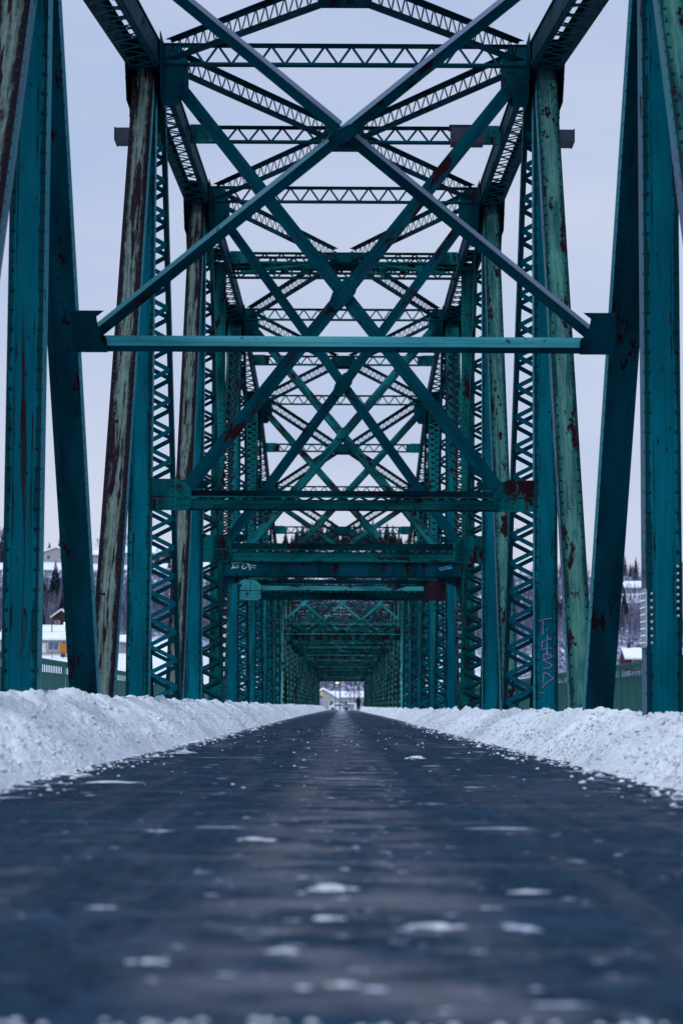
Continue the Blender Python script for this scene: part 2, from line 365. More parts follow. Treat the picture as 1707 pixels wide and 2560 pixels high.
def zig(mb, fr, s0, s1, t0, t1, half, barw, n0, th, flip=0):
    n = max(1, int(round((t1 - t0) / half))); st = (t1 - t0) / n
    for i in range(n):
        a = (s0, s1) if (i + flip) % 2 == 0 else (s1, s0)
        z = n0 + (0.004 if i % 2 else 0.0)
        mb.bar(fr, (a[0], t0 + i * st), (a[1], t0 + (i + 1) * st), barw, z, z + th)
def lattice(mb, p0, p1, depth, half=.245, barw=.045, chw=.18, leg=.06, up=(0, 0, 1)):
    # strut: top and bottom double-angle chords, zigzag bars; depth along 'up'; hangs below p0-p1
    p0 = Vector(p0); p1 = Vector(p1)
    t = (p1 - p0).normalized(); s = Vector(up) - t * t.dot(Vector(up)); s.normalize(); n = s.cross(t)
    fr = (p0, s, n, t, (p1 - p0).length); L = fr[4]
    for a, b, c, d in ((-.012, 0, -leg, -.012), (-depth, -depth + .012, -depth + .012, -depth + leg)):
        mb.box(fr, a, b, -chw / 2, chw / 2, 0, L)
        mb.box(fr, c, d, .012, .024, 0, L); mb.box(fr, c, d, -.024, -.012, 0, L)
    zig(mb, fr, -leg * .4, -depth + leg * .4, 0.02, L - .02, half, barw, -.010, .010)
    return fr
def sway_brace(mb, p0, p1, wd=.15, nh=(0, -1, 0), style=0, leg=None):
    fr = frame(p0, p1, nh); L = fr[4]
    if style == 0:      # near brace: deep web with a top leg facing up
        up = 1 if fr[1].z > 0 else -1
        pts = [(-wd * .55, .05), (wd * .30, .05), (wd * .30, .035), (-wd * .50, .035)]
        pts = [(a * up, b) for a, b in pts]
        mb.profile(fr, pts if up > 0 else pts[::-1], 0, L)
        if leg is not None:
            pts = [(wd * .31, .056), (wd * .40, .030), (wd * .56, -.030), (wd * .54, -.045), (wd * .28, .020)]
            pts = [(a * up, b) for a, b in pts]
            leg.profile(fr, pts if up > 0 else pts[::-1], 0.0, L)
        a, b = sorted((-wd * .55 * up, -wd * .46 * up)); mb.box(fr, a, b, -.05, .035, 0, L)
    else:               # pair of angles back to back with a dark slot between
        h = wd / 2
        mb.box(fr, -h, -h * .16, .02, .032, 0, L); mb.box(fr, h * .16, h, .02, .032, 0, L)
        mb.box(fr, -h * .16, -h * .02, -.06, .032, 0, L); mb.box(fr, h * .02, h * .16, -.06, .030, 0, L)
        mb.box(fr, -h, -h * .8, -.06, .020, 0, L); mb.box(fr, h * .8, h, -.06, .020, 0, L)
        mb.box(fr, -h * .8, h * .8, -.075, -.062, 0, L)
def riv_field(mb, fr, pts, n, r=.022):
    for a, t in pts: mb.rivet(fr, a, t, n, r)
TX = 3.65
def UPF(y): return (Vector((0, y, 0)), Vector((1, 0, 0)), Vector((0, -1, 0)), Vector((0, 0, 1)), 1)

def sway_strut(par, y, zb, zt, half, mat, gx=2.72, glabel=None, oct_=True, name='sway_strut', tmat='soot', gmat=None):
    ta = MB(); mb = MB(); f = (Vector((-half, y, 0)), Vector((0, 0, 1)), Vector((0, -1, 0)), Vector((1, 0, 0)), 2 * half); L = 2 * half
    h = zt - zb
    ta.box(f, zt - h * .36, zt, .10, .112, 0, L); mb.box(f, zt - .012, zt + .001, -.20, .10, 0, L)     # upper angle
    mb.box(f, zt - h * .36 - .008, zt - h * .36 + .014, .112, .16, 0, L)
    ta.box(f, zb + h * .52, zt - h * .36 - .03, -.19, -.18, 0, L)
    mb.box(f, zb + h * .26, zb + h * .52, .10, .115, 0, L)
    mb.box(f, zb, zb + h * .235, .125, .138, 0, L)
    mb.box(f, zb + h * .235, zb + h * .26, .095, .108, 0, L)
    for a, b in ((zb, zb + .08), (zt - .09, zt - .014)): mb.box(f, a, b, -.20, -.188, 0, L)
    fb = (Vector((-half, y, zb + .01)), Vector((0, 1, 0)), Vector((0, 0, -1)), Vector((1, 0, 0)), L)
    zig(mb, fb, -.09, .19, .5, L - .5, .24, .05, 0, .01)
    fm = (Vector((-half, y, 0)), Vector((0, 0, 1)), Vector((0, -1, 0)), Vector((1, 0, 0)), L)
    zig(mb, fm, zb + h * .45, zt - h * .3, .4, L - .4, .20, .035, .02, .01)
    for q in (-1, 1):
        a, b = sorted((q * 3.44, q * 2.45)); mb.box(UPF(y), a, b, -.75, -.22, zt + .20, zt + .215); mb.box(UPF(y), a, b, -.22, -.205, zt + .06, zt + .215)
    nt_ = int(L / .5)
    for i in range(nt_): mb.rivet((Vector((-half, y, 0)), Vector((0, 0, 1)), Vector((0, -1, 0)), Vector((1, 0, 0)), L), zb + h * .12, .25 + i * .5, .138, .018)
    o = part(name, mb, mat, par); part('top_angle', ta, tmat, o)  # default tmat darkens this band for the shade under the top plate
    for q in (-1, 1):
        g = MB(); F = UPF(y)
        x0 = half + .02; x1 = gx
        pts = [(q * x0, zb - .03), (q * (x1 + .10), zb - .03), (q * x1, zb + .02), (q * x1, zt + .02), (q * (x1 + .12), zt + .14), (q * (x1 + .26), zt + .20), (q * x0, zt + .20)]
        if q < 0: pts = pts
        g.prism(F, pts if q > 0 else pts[::-1], .142, .156)
        for i in range(6): g.rivet(F, q * (x1 + .34), zb + .04 + i * (h + .1) / 5, .156, .018)
        for i in range(4):
            for j in (0, 1): g.rivet(F, q * (x1 + .06 + .065 * i), zb + .06 + j * .12, .156, .016); g.rivet(F, q * (x1 + .10 + .05 * i), zt - .04 + .045 * i - j * .09, .156, .016)
        gl = glabel(q) if glabel else None
        part('gusset_plate', g, ('teal_mid' if 'pale' in gl else 'rustplate') if gl else mat, o, gl)
    return o

# ------------------------------------------------------------------ SWING SPAN
swing = empty('truss_bridge_span', (0, 64, 0), 'tall riveted teal truss span with huge crossed braces overhead, nearest the camera', 'bridge span')
NODES = [(9.9, 7.9), (25.05, 10.35), (39.4, 12.5), (54.0, 13.4), (73.3, 13.9), (88.0, 13.1), (101.5, 10.8), (115.5, 8.2), (128.0, 8.0)]
BOT = -1.4
def adj(y, z):          # heights were first taken off for a level lens; this one is tipped up by 5 degrees
    h = z - .6; return .6 + h / (1 - .0887 * (h / y - .0888))
NODES = [(a, adj(a, b)) for a, b in NODES]
mids = [((NODES[i][0] + NODES[i + 1][0]) / 2, (NODES[i][1] + NODES[i + 1][1]) / 2) for i in range(len(NODES) - 1)]
post_objs = {}
for sg in (-1, 1):
    X = sg * TX
    for i, (y, zt) in enumerate(NODES):
        near = y < 60
        # vertical post
        mb = MB()
        fr = frame((X, y, BOT + .2), (X, y, zt - .35), (0, -1, 0))
        if i < 8:
            plate_member(mb, fr, .40, .40, .23 if y < 90 else 0, side_riv=near)
        else: plate_member(mb, fr, .38, .36, 0)
        mat = 'teal'
        lab = None
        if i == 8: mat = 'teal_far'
        if i < 8: post_objs[(sg, i)] = part('vertical_post', mb, mat, swing, lab)
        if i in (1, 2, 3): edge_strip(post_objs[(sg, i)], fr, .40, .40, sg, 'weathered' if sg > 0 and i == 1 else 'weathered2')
        # diagonal that comes down towards the camera
        if i > 0:
            ym = mids[i - 1][0]; mb = MB()
            fr = frame((X, ym + .25, BOT), (X, y - .12, zt - .35), (0, -1, 0))
            if i <= 3:
                plate_member(mb, fr, .37, .34, .21, side_riv=near)
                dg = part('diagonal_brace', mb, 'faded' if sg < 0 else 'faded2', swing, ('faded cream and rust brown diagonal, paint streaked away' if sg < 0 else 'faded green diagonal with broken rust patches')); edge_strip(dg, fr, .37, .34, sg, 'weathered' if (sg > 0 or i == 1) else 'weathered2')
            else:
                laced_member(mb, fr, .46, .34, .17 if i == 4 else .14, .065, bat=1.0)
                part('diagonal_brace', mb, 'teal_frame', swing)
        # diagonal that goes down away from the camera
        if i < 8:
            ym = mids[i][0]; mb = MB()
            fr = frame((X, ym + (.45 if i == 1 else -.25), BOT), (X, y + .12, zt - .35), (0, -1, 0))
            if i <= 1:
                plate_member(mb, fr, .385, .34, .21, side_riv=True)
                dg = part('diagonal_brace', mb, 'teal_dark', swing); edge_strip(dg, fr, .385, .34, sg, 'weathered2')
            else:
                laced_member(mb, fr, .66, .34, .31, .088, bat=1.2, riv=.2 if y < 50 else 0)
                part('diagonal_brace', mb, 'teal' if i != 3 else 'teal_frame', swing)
        # node gussets (in the truss plane) and the knee plate across the roadway
        g = MB()
        for xs in (X - .315, X + .315):
            ff = (Vector((xs, y, zt)), Vector((0, 1, 0)), Vector((1, 0, 0)), Vector((0, 0, 1)), 1)
            g.prism(ff, [(-.75, -.5), (-.35, -1.15), (.35, -1.15), (.75, -.5), (.75, .02), (-.75, .02)], -.007, .007)
            if y < 60:
                f3 = (ff[0], ff[1], ff[2] * (1 if xs > X else -1), ff[3], 1)
                for a in range(-3, 4):
                    for b in range(4): g.rivet(f3, a * .17, -.12 - b * .22 , .007, .02, .014)
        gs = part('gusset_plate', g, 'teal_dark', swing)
        k2 = MB(); F = UPF(y)
        zc = zt - .42
        pts = [(sg * 3.33, zc - .75), (sg * 3.05, zc - .75), (sg * 2.86, zc - .45), (sg * 2.86, zc + .02), (sg * 3.02, zt - .02), (sg * 3.33, zt - .02)]
        k2.prism(F, pts if sg > 0 else pts[::-1], .05, .066)
        if y < 90:
            for a, b in ((3.26, -.65), (3.26, -.5), (3.26, -.35), (3.26, -.2), (3.26, -.05), (3.12, -.6), (3.02, -.5), (3.1, -.42), (3.0, -.36), (3.15, -.5), (3.05, -.58), (2.95, -.42), (3.0, -.1), (3.1, -.1)): k2.rivet(F, sg * a, zc + b, .066, .02)
        part('knee_plate', k2, 'teal_dark', swing)
    # centre post
    mb = MB(); yc, zc = mids[3]
    fr = frame((X, yc, BOT + .2), (X, yc, zc - .2), (0, -1, 0)); plate_member(mb, fr, .36, .5, .12, side_riv=False)
    for i in range(70): mb.rivet(fr, -sg * .05, .2 + .2 * i, .25, .02)
    part('vertical_post', mb, 'teal_frame', swing)
    # top chord, panel by panel
    for i in range(len(NODES) - 1):
        (y0, z0), (y1, z1) = NODES[i], NODES[i + 1]
        if i == 3:
            segs = [((y0, z0), (63.65, adj(63.65, 13.75))), ((63.65, adj(63.65, 13.75)), (y1, z1))]
        else: segs = [((y0, z0), (y1, z1))]
        for (a0, b0), (a1, b1) in segs:
            mb = MB(); fr = frame((X, a0 + .01, b0 - .27), (X, a1 - .01, b1 - .27), (0, 0, -1)); L = fr[4]
            e = .23
            for q in (-1, 1):
                a, b = sorted((q * .262, q * .278)); mb.box(fr, a, b, -e + .014, e - .012, 0, L)
                a, b = sorted((q * .19, q * .278)); mb.box(fr, a, b, e - .012, e, 0, L)
                a, b = sorted((q * .278, q * .30)); mb.box(fr, a, b, e - .10, e - .02, 0, L)
                if a0 < 60:
                    for j in range(int(L / .3)): mb.rivet(fr, q * .235, .15 + .3 * j, e, .022)
            for q in (-1, 1):
                a, b = sorted((q * .17, q * .31)); mb.box(fr, a, b, -e - .002, -e + .012, 0, L)
            for fl in (0, 1): zig(mb, fr, -.22, .22, .7, L - .7, .46, .075, (e + .001) if fl else (-e - .016), .009, fl)
            mb.box(fr, -.26, .26, -e - .014, -e - .004, 0, .9); mb.box(fr, -.26, .26, -e - .014, -e - .004, L - .9, L)
            mb.box(fr, -.26, .26, e + .001, e + .012, 0, .7); mb.box(fr, -.26, .26, e + .001, e + .012, L - .7, L)
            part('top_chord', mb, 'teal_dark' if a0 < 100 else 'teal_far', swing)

for i, (y, zt) in enumerate(NODES):
    mb = MB(); dep = .40
    lattice(mb, (-3.33, y, zt), (3.33, y, zt), dep)
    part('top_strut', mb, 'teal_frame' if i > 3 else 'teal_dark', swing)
for i, (y, zt) in enumerate(mids):
    mb = MB()
    if i == 3: zt = adj(63.65, 13.78); dep = .32
    else: dep = .36
    lattice(mb, (-3.33, y, zt), (3.33, y, zt), dep)
    if i == 3:
        lattice(mb, (-3.33, y, zt - .34), (3.33, y, zt - .34), .30)
        lattice(mb, (-3.33, y + .5, zt - .02), (3.33, y + .5, zt - .02), .34, .3)
        lattice(mb, (-3.33, y + .5, zt - .38), (3.33, y + .5, zt - .38), .30, .27)
        F = UPF(y)
        for a in (-2.1, -1.75, -1.0, 1.15, 1.75, 2.2):
            mb.prism(F, [(a - .10, zt - .66), (a + .10, zt - .66), (a + .12, zt - .38), (a - .12, zt - .38)], .10, .11)
        for q in (-1, 1):
            sway_brace(mb, (q * .25, y - .2, zt), (q * .25, y - .2, zt - .75), .10)
            sway_brace(mb, (q * .3, y - .2, zt - .3), (q * 3.0, y - .2, zt - .62), .06)
    o = part('top_strut', mb, 'teal_frame' if i >= 3 else 'teal_dark', swing)
    for q in (-1, 1):
        g = MB(); F = UPF(y)
        pts = [(q * 3.35, zt - dep - .03), (q * 2.95, zt - dep - .03), (q * 2.75, zt - dep + .03), (q * 2.75, zt - .03), (q * 2.95, zt + .02), (q * 3.35, zt + .02)]
        g.prism(F, pts if q > 0 else pts[::-1], .09, .104)
        for a, b in ((3.25, -.1), (3.25, -.25), (3.1, -.12), (3.1, -.27), (2.9, -.1), (2.9, -.26)): g.rivet(F, q * a, zt + b, .104, .02)
        part('gusset_plate', g, 'teal_frame', o)
    g = MB(); F = UPF(y)      # joint plate at the crown of the lateral braces
    g.prism(F, [(-.30, zt - dep - .12), (.30, zt - dep - .12), (.42, zt - dep + .08), (.42, zt - .05), (-.42, zt - .05), (-.42, zt - dep + .08)][::1], .11, .125)
    f4 = (Vector((0, y, zt - dep - .05)), Vector((1, 0, 0)), Vector((0, 0, -1)), Vector((0, 1, 0)), 1)
    g.box(f4, -.4, .4, 0, .012, -.5, .5)
    part('gusset_plate', g, 'teal_dark', o)
    if i == 2:                # outrigger box on the middle strut of the second panel
        for q in (-1, 1):
            b = MB(); fr = frame((q * 4.02, y, zt - .24), (q * 4.95, y, zt - .24), (0, -1, 0)); b.box(fr, -.13, .13, -.3, .3, 0, fr[4]); b.box(fr, -.14, .14, -.32, .32, fr[4], fr[4] + .02)
            part('outrigger_box', b, 'box_steel', swing, 'dark steel box beam sticking out beyond the truss')
        b = MB(); F = UPF(y); b.box(F, 2.28, 2.98, .3, .75, zt - .52, zt - .16); b.box(F, 2.24, 3.02, .28, .77, zt - .16, zt - .14)
        part('equipment_box', b, 'box_steel', swing, 'dark box hung behind the right end of the strut')
# top laterals
for i in range(len(NODES) - 1):
    (y0, z0), (y1, z1) = NODES[i], NODES[i + 1]; ym, zm = mids[i]
    if i == 3: zm = adj(63.65, 13.85)
    for q in (-1, 1):
        for (ya, za, sgn) in ((y0, z0, 1), (y1, z1, -1)):
            mb = MB()
            lattice(mb, (q * 3.15, ya + sgn * .35, za - .02), (q * .28, ym - sgn * .35, zm - .02), .36, .21, .035, .24, .05)
            part('lateral_brace', mb, 'teal_dark' if y0 < 50 else 'teal_frame', swing)
# portal frame in the plane of the first dark diagonals
mb = MB(); ya, za = 27.8, adj(27.8, 5.16)
nrm = Vector((0, -11.3, -7.35)).normalized()
fr = frame((-3.42, ya - .2, za), (3.42, ya - .2, za), nrm); up = 1 if fr[1].z > 0 else -1
pts = [(-.085, .06), (.0, .06), (.0, .045), (-.075, .045), (-.085, -.08), (-.095, -.08)]
pts = [(a * up, b) for a, b in pts]
mb.profile(fr, pts if up > 0 else pts[::-1], 0, fr[4])
pa = part('portal_strut', mb, 'teal_dark', swing, 'pale edged crosswise beam low in front of all the others')
mb = MB(); pts = [(.001, .066), (.034, .040), (.038, .026), (.041, .034), (.072, .000), (.078, -.08), (.066, -.08), (.03, .0), (.0, .03)]
pts = [(a * up, b) for a, b in pts]; mb.profile(fr, pts if up > 0 else pts[::-1], .25, fr[4] - .25); part('flange', mb, 'weathered2', pa)  # upper leg coloured pale so it reads as lit against the dark front
for q in (-1, 1):
    g = MB(); f5 = (Vector((0, ya - .27, za)), Vector((1, 0, 0)), nrm, Vector((1, 0, 0)).cross(nrm) * -1, 1)
    tt = f5[3] if f5[3].z > 0 else -f5[3]; f5 = (f5[0], f5[1], f5[2], tt, 1)
    pts = [(q * 3.44, -.13), (q * 3.0, -.13), (q * 3.0, .06), (q * 3.10, .18), (q * 3.12, .36), (q * 3.02, .44), (q * 3.44, .44)]
    g.prism(f5, pts if q > 0 else pts[::-1], .0, .014)
    for a, b in ((3.38, -.08), (3.38, .05), (3.38, .18), (3.38, .31), (3.38, .4), (3.27, .38), (3.2, .31), (3.25, .22), (3.2, .12), (3.1, .09), (3.26, .04), (3.15, 0), (3.05, -.04), (3.12, -.09), (3.25, -.09), (3.18, .39)): g.rivet(f5, q * a, b, .014, .021)
    part('gusset_plate', g, 'teal_dark', pa)
def crossx(y0, z0, x0, y1, z1, x1, style, wd, mat, plate=True, nh=(0, -1, 0), lab=None):
    # lower ends (x0,y0,z0) on both sides, upper ends (x1,y1,z1); one brace runs through, the other is in two halves
    z0 = adj(y0, z0); z1 = adj(y1, z1)
    d = Vector((0, y1 - y0, z1 - z0)); nn = Vector((1, 0, 0)).cross(d).normalized()
    if nn.y > 0: nn = -nn
    lg1 = MB() if style == 0 else None; lg2 = MB() if style == 0 else None
    a = MB(); sway_brace(a, (-x0, y0, z0), (x1, y1, z1), wd, nn, style, lg1); oa = part('sway_brace', a, mat, swing, lab)
    if lg1: part('flange', lg1, 'weathered', oa)  # top leg in a pale tone with the sky light painted in
    t = x0 / (x0 + x1); cy = y0 + (y1 - y0) * t; cz = z0 + (z1 - z0) * t; c = Vector((0, cy, cz))
    b = MB(); l = Vector((x0, y0, z0)); u = Vector((-x1, y1, z1)); sh = nn * -.02
    gap = .10 if style == 0 else .14
    sway_brace(b, l + sh, c + (l - c).normalized() * gap + sh, wd * .97, nn, style, lg2)
    sway_brace(b, c + (u - c).normalized() * gap + sh, u + sh, wd * .97, nn, style, lg2)
    ob_ = part('sway_brace', b, mat, swing, lab)
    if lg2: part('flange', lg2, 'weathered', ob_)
    if plate:
        g = MB(); T = d.normalized()
        f = (c, Vector((1, 0, 0)), nn, T, 1); sl_ = math.atan2(d.length, x0 + x1); cs, sn = math.cos(sl_), math.sin(sl_)
        q_ = [(-.44, -.07), (-.30, -.19), (.16, -.21), (.42, -.10), (.44, .08), (.28, .20), (-.14, .21), (-.40, .12)]
        pts = [((x * cs - y * sn) * (.8 if style else .55), (x * sn + y * cs) * (.8 if style else .35)) for x, y in q_]
        g.prism(f, pts, .055, .068)
        if style:
            for aa in range(-3, 4):
                for bb in (-1, 0, 1): x, y = aa * .105, bb * .11; g.rivet(f, (x * cs - y * sn) * .8, (x * sn + y * cs) * .8, .068, .017)
        part('gusset_plate', g, mat, swing)
crossx(27.62, 5.33, 3.12, 25.0, 9.62, 3.12, 0, .145, 'teal_dark')
crossx(39.3, 4.45, 2.85, 39.3, 11.62, 2.95, 1, .24, 'teal_dark')
crossx(53.9, 4.62, 2.85, 53.9, 12.5, 2.95, 1, .24, 'teal_dark')
crossx(63.6, 5.0, 2.95, 72.9, 13.1, 2.95, 1, .27, 'teal_frame')
crossx(80.5, 5.0, 2.95, 87.6, 12.2, 2.95, 1, .27, 'teal_frame')
crossx(94.6, 5.4, 2.95, 101.2, 9.9, 2.95, 1, .26, 'teal_frame')
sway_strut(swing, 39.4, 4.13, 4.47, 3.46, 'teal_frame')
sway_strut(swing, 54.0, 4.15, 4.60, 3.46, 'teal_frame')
# centre portal plate girder
mb = MB(); F = UPF(63.6); zb = 4.35; zt_ = 4.79
mb.box(F, -3.44, 3.44, .16, .176, zb, zt_); mb.box(F, -3.44, 3.44, .176, .26, zb, zb + .014); mb.box(F, -3.44, 3.44, .176, .25, zt_ - .014, zt_)
mb.box(F, -3.44, 3.44, -.3, .16, zb - .02, zb - .006); mb.box(F, -3.44, 3.44, -.3, .16, zt_, zt_ + .012); mb.box(F, -3.44, 3.44, -.316, -.3, zb, zt_)
for a in (-2.1, -.7, .75, 2.1): mb.box(F, a - .006, a + .006, .176, .24, zb + .014, zt_ - .014)
for q in (-1, 1):
    pts = [(q * 3.44, zb - .03), (q * 2.7, zb - .03), (q * 3.3, zb - .30), (q * 3.44, zb - .9)]
    mb.prism(F, pts if q < 0 else pts[::-1], .10, .115)
girder = part('portal_girder', mb, 'teal_dark', swing, 'solid plate girder with scrawled pale graffiti')
# graffiti on the girder
def ribbon(mb, fr, pts, wd, n=0.004):
    for a, b in zip(pts[:-1], pts[1:]):
        dv = Vector((b[0] - a[0], b[1] - a[1])).normalized() * wd * .35
        mb.bar(fr, (a[0] - dv.x, a[1] - dv.y), (b[0] + dv.x, b[1] + dv.y), wd, n, n + .002); n += .00015
sc = 15.68; pxm = 5473 / 63.4
def g1(zx, zy): return (((560 + zx / sc) - 855) / pxm, CZ + (1766 - 1.2 - (1395 + zy / sc)) / pxm - .02)
mb = MB(); FG = UPF(63.6 - .178)
ribbon(mb, FG, [g1(285, 120), g1(310, 200), g1(350, 270), g1(365, 320), g1(290, 400)], .03)
ribbon(mb, FG, [g1(550, 150), g1(480, 185), g1(390, 185)], .022)
ribbon(mb, FG, [g1(470, 265), g1(560, 350), g1(500, 372), g1(370, 370)], .025)
ribbon(mb, FG, [g1(545, 290), g1(560, 210), g1(620, 155), g1(690, 190), g1(720, 240)], .012)
ribbon(mb, FG, [g1(750, 280), g1(700, 310), g1(700, 380), g1(760, 420), g1(820, 400), g1(870, 330)], .028)
ribbon(mb, FG, [g1(740, 200), g1(790, 225)], .02)
ribbon(mb, FG, [g1(880, 200), g1(920, 250), g1(950, 220), g1(975, 340), g1(1010, 440)], .034)
ribbon(mb, FG, [g1(960, 260), g1(1080, 275), g1(1240, 285)], .018)
ribbon(mb, FG, [g1(990, 350), g1(1100, 355), g1(1210, 385)], .022)
part('graffiti_tag', mb, 'white_spray', girder, 'pale blue spray scrawl of joined letters')
mb = MB()
def g2(zx, zy): return (((1070 + zx / 19.6) - 855) / pxm, CZ + (1766 + 1.2 - (1395 + zy / 19.6)) / pxm - .02)
ribbon(mb, FG, [g2(540, 500), g2(800, 430), g2(1130, 340)], .05); ribbon(mb, FG, [g2(600, 580), g2(850, 520), g2(1140, 460)], .05, .007)
part('graffiti_smear', mb, 'blue_spray', girder)
sway_strut(swing, 73.3, 4.15, 4.60, 3.44, 'soot', tmat='teal_mid', glabel=lambda q: 'pale teal gusset plate speckled with rust' if q < 0 else 'dark rusty purple gusset plate')
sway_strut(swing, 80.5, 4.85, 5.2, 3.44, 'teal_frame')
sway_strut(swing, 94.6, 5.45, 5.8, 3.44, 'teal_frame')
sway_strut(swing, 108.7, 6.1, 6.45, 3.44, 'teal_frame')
# pink writing on the right-hand post
mb = MB(); FP = UPF(39.4 - .2 - .0125); px = 5473 / 39.19
def g3(zx, zy): return (TX + (zx - 375) / 9.8 / px, CZ + (1766 + 2.6 - (1520 + zy / 9.8)) / px)
for pts in ([(180, 335), (310, 290), (500, 262)], [(300, 300), (290, 480), (285, 660)],
            [(490, 765), (390, 785), (260, 845), (268, 950), (265, 1040)], [(265, 1030), (380, 1000), (520, 995)],
            [(310, 1290), (300, 1140), (440, 1150), (525, 1190)], [(525, 1190), (400, 1250), (300, 1295)], [(300, 1295), (440, 1360), (515, 1420)], [(515, 1425), (430, 1475), (290, 1495)],
            [(280, 1930), (290, 1760), (305, 1595), (400, 1620), (545, 1730)], [(545, 1730), (400, 1820), (285, 1930)], [(280, 1890), (280, 1960)], [(225, 2085), (300, 2090)]):
    ribbon(mb, FP, [g3(*p) for p in pts], .014)
part('graffiti_tag', mb, 'pink', post_objs[(1, 2)], 'pink spray letters reading down the post')
mb = MB(); ribbon(mb, FP, [g3(400, 690), g3(388, 900), g3(385, 1200)], .008); ribbon(mb, FP, [g3(385, 530), g3(385, 560)], .012)
part('paint_drip', mb, 'white_spray', post_objs[(1, 2)])
# rust runs and spots on the near plates (real stains, each a thin flake on its plate)
pass
M['rustrun'] = steel('rust_run', col(0.003, 0.004, 0.006), col(0.012, 0.012, 0.012), 0.5, 0.0, 0.0, 0.05)
def runs(parent, fr, n0, items):
    mb = MB(); z = n0
    for (a, t0, t1, w_) in items:
        rr = random.Random(int(t0 * 1000)); k_ = 7; L_ = []; R_ = []
        for q in range(k_ + 1):
            f = q / k_; ww = w_ * math.sin(math.pi * min(1, .08 + f * .92)) * rr.uniform(.4, 1.2); c_ = a + rr.uniform(-.006, .006)
            L_.append((c_ - ww, t0 + (t1 - t0) * f)); R_.append((c_ + ww, t0 + (t1 - t0) * f))
        for q in range(k_):
            P_ = [L_[q], R_[q], R_[q + 1], L_[q + 1]]; mb.face([fr[0] + fr[1] * u + fr[3] * v_ + fr[2] * z for u, v_ in P_], [(u, v_) for u, v_ in P_])
        z += .00012
    o_ = part('rust_runs', mb, 'rustrun', parent); o_['kind'] = 'stuff'
rq = random.Random(21)
for (sg, i) in ((-1, 1), (1, 1), (-1, 2), (1, 2), (-1, 3), (1, 3)):
    y_ = NODES[i][0]; fr_ = (Vector((sg * TX, y_, 0)), Vector((1, 0, 0)), Vector((0, -1, 0)), Vector((0, 0, 1)), 1); it = []
    for q in range(26):
        e_ = rq.random() < .6; a = (rq.choice((-1, 1)) * rq.uniform(.100, .112)) if e_ else rq.uniform(-.09, .09)
        t = rq.uniform(.8, NODES[i][1] - 1.5); it.append((a, t, t + (rq.uniform(.15, .9) if e_ else rq.uniform(.03, .12)), rq.uniform(.004, .012)))
    if (sg, i) == (-1, 1): it += [(.0 + .012 * q, 2.9 - .15 * q, 4.7 - .3 * q, .010 - .001 * q) for q in range(-2, 4)] + [(.03, .8, 3.0, .008)]
    runs(post_objs[(sg, i)], fr_, .2012, it)
# bolted splice plates on the nearest right-hand post
mb = MB()
fs = (Vector((TX - .2, 25.05, 0)), Vector((0, 1, 0)), Vector((-1, 0, 0)), Vector((0, 0, 1)), 1)
mb.box(fs, -.215, .16, .004, .018, 1.28, 1.95); mb.box(fs, -.235, -.213, .0, .014, 1.30, 1.93)
for j in range(8):
    for a in (-.17, -.04, .09): mb.rivet(fs, a, 1.33 + .08 * j, .018, .018, .02, 6)
    mb.rivet((Vector((TX, 25.05, 0)), Vector((1, 0, 0)), Vector((0, -1, 0)), Vector((0, 0, 1)), 1), -.145, 1.33 + .08 * j, .212, .018, .03, 6)
part('splice_plate', mb, 'galv', post_objs[(1, 1)], 'grey galvanised splice plate with bolts on the inner edge of the post')
mb = MB()
fs2 = (Vector((TX + .2, 25.05, 0)), Vector((0, 1, 0)), Vector((1, 0, 0)), Vector((0, 0, 1)), 1)
mb.box(fs2, -.235, .16, .004, .022, 1.60, 2.25)
for j in range(8):
    mb.rivet((Vector((TX, 25.05, 0)), Vector((1, 0, 0)), Vector((0, -1, 0)), Vector((0, 0, 1)), 1), .155, 1.64 + .08 * j, .212, .02, .03, 6)
    mb.rivet(fs2, -.1, 1.64 + .08 * j, .022, .018, .02, 6)
part('splice_plate', mb, 'galv', post_objs[(1, 1)], 'grey galvanised splice plate with bolts on the outer edge of the post')
# stencil of scratches on the nearest left post
mb = MB(); FS = UPF(25.05 - .2 - .013); pz = 5473 / 24.5
def g4(zx, zy): return ((zx / 4.9 - 855) / pz, CZ + (1766 - 2.6 - (1320 + zy / 4.9)) / pz)
ribbon(mb, FS, [g4(250, 985), g4(265, 1080), g4(268, 1150), g4(255, 1300), g4(225, 1450), g4(180, 1560)], .011)
ribbon(mb, FS, [g4(248, 990), g4(270, 1090)], .03)
part('black_scratch', mb, 'blackish', post_objs[(-1, 1)], 'long curved black scratch')

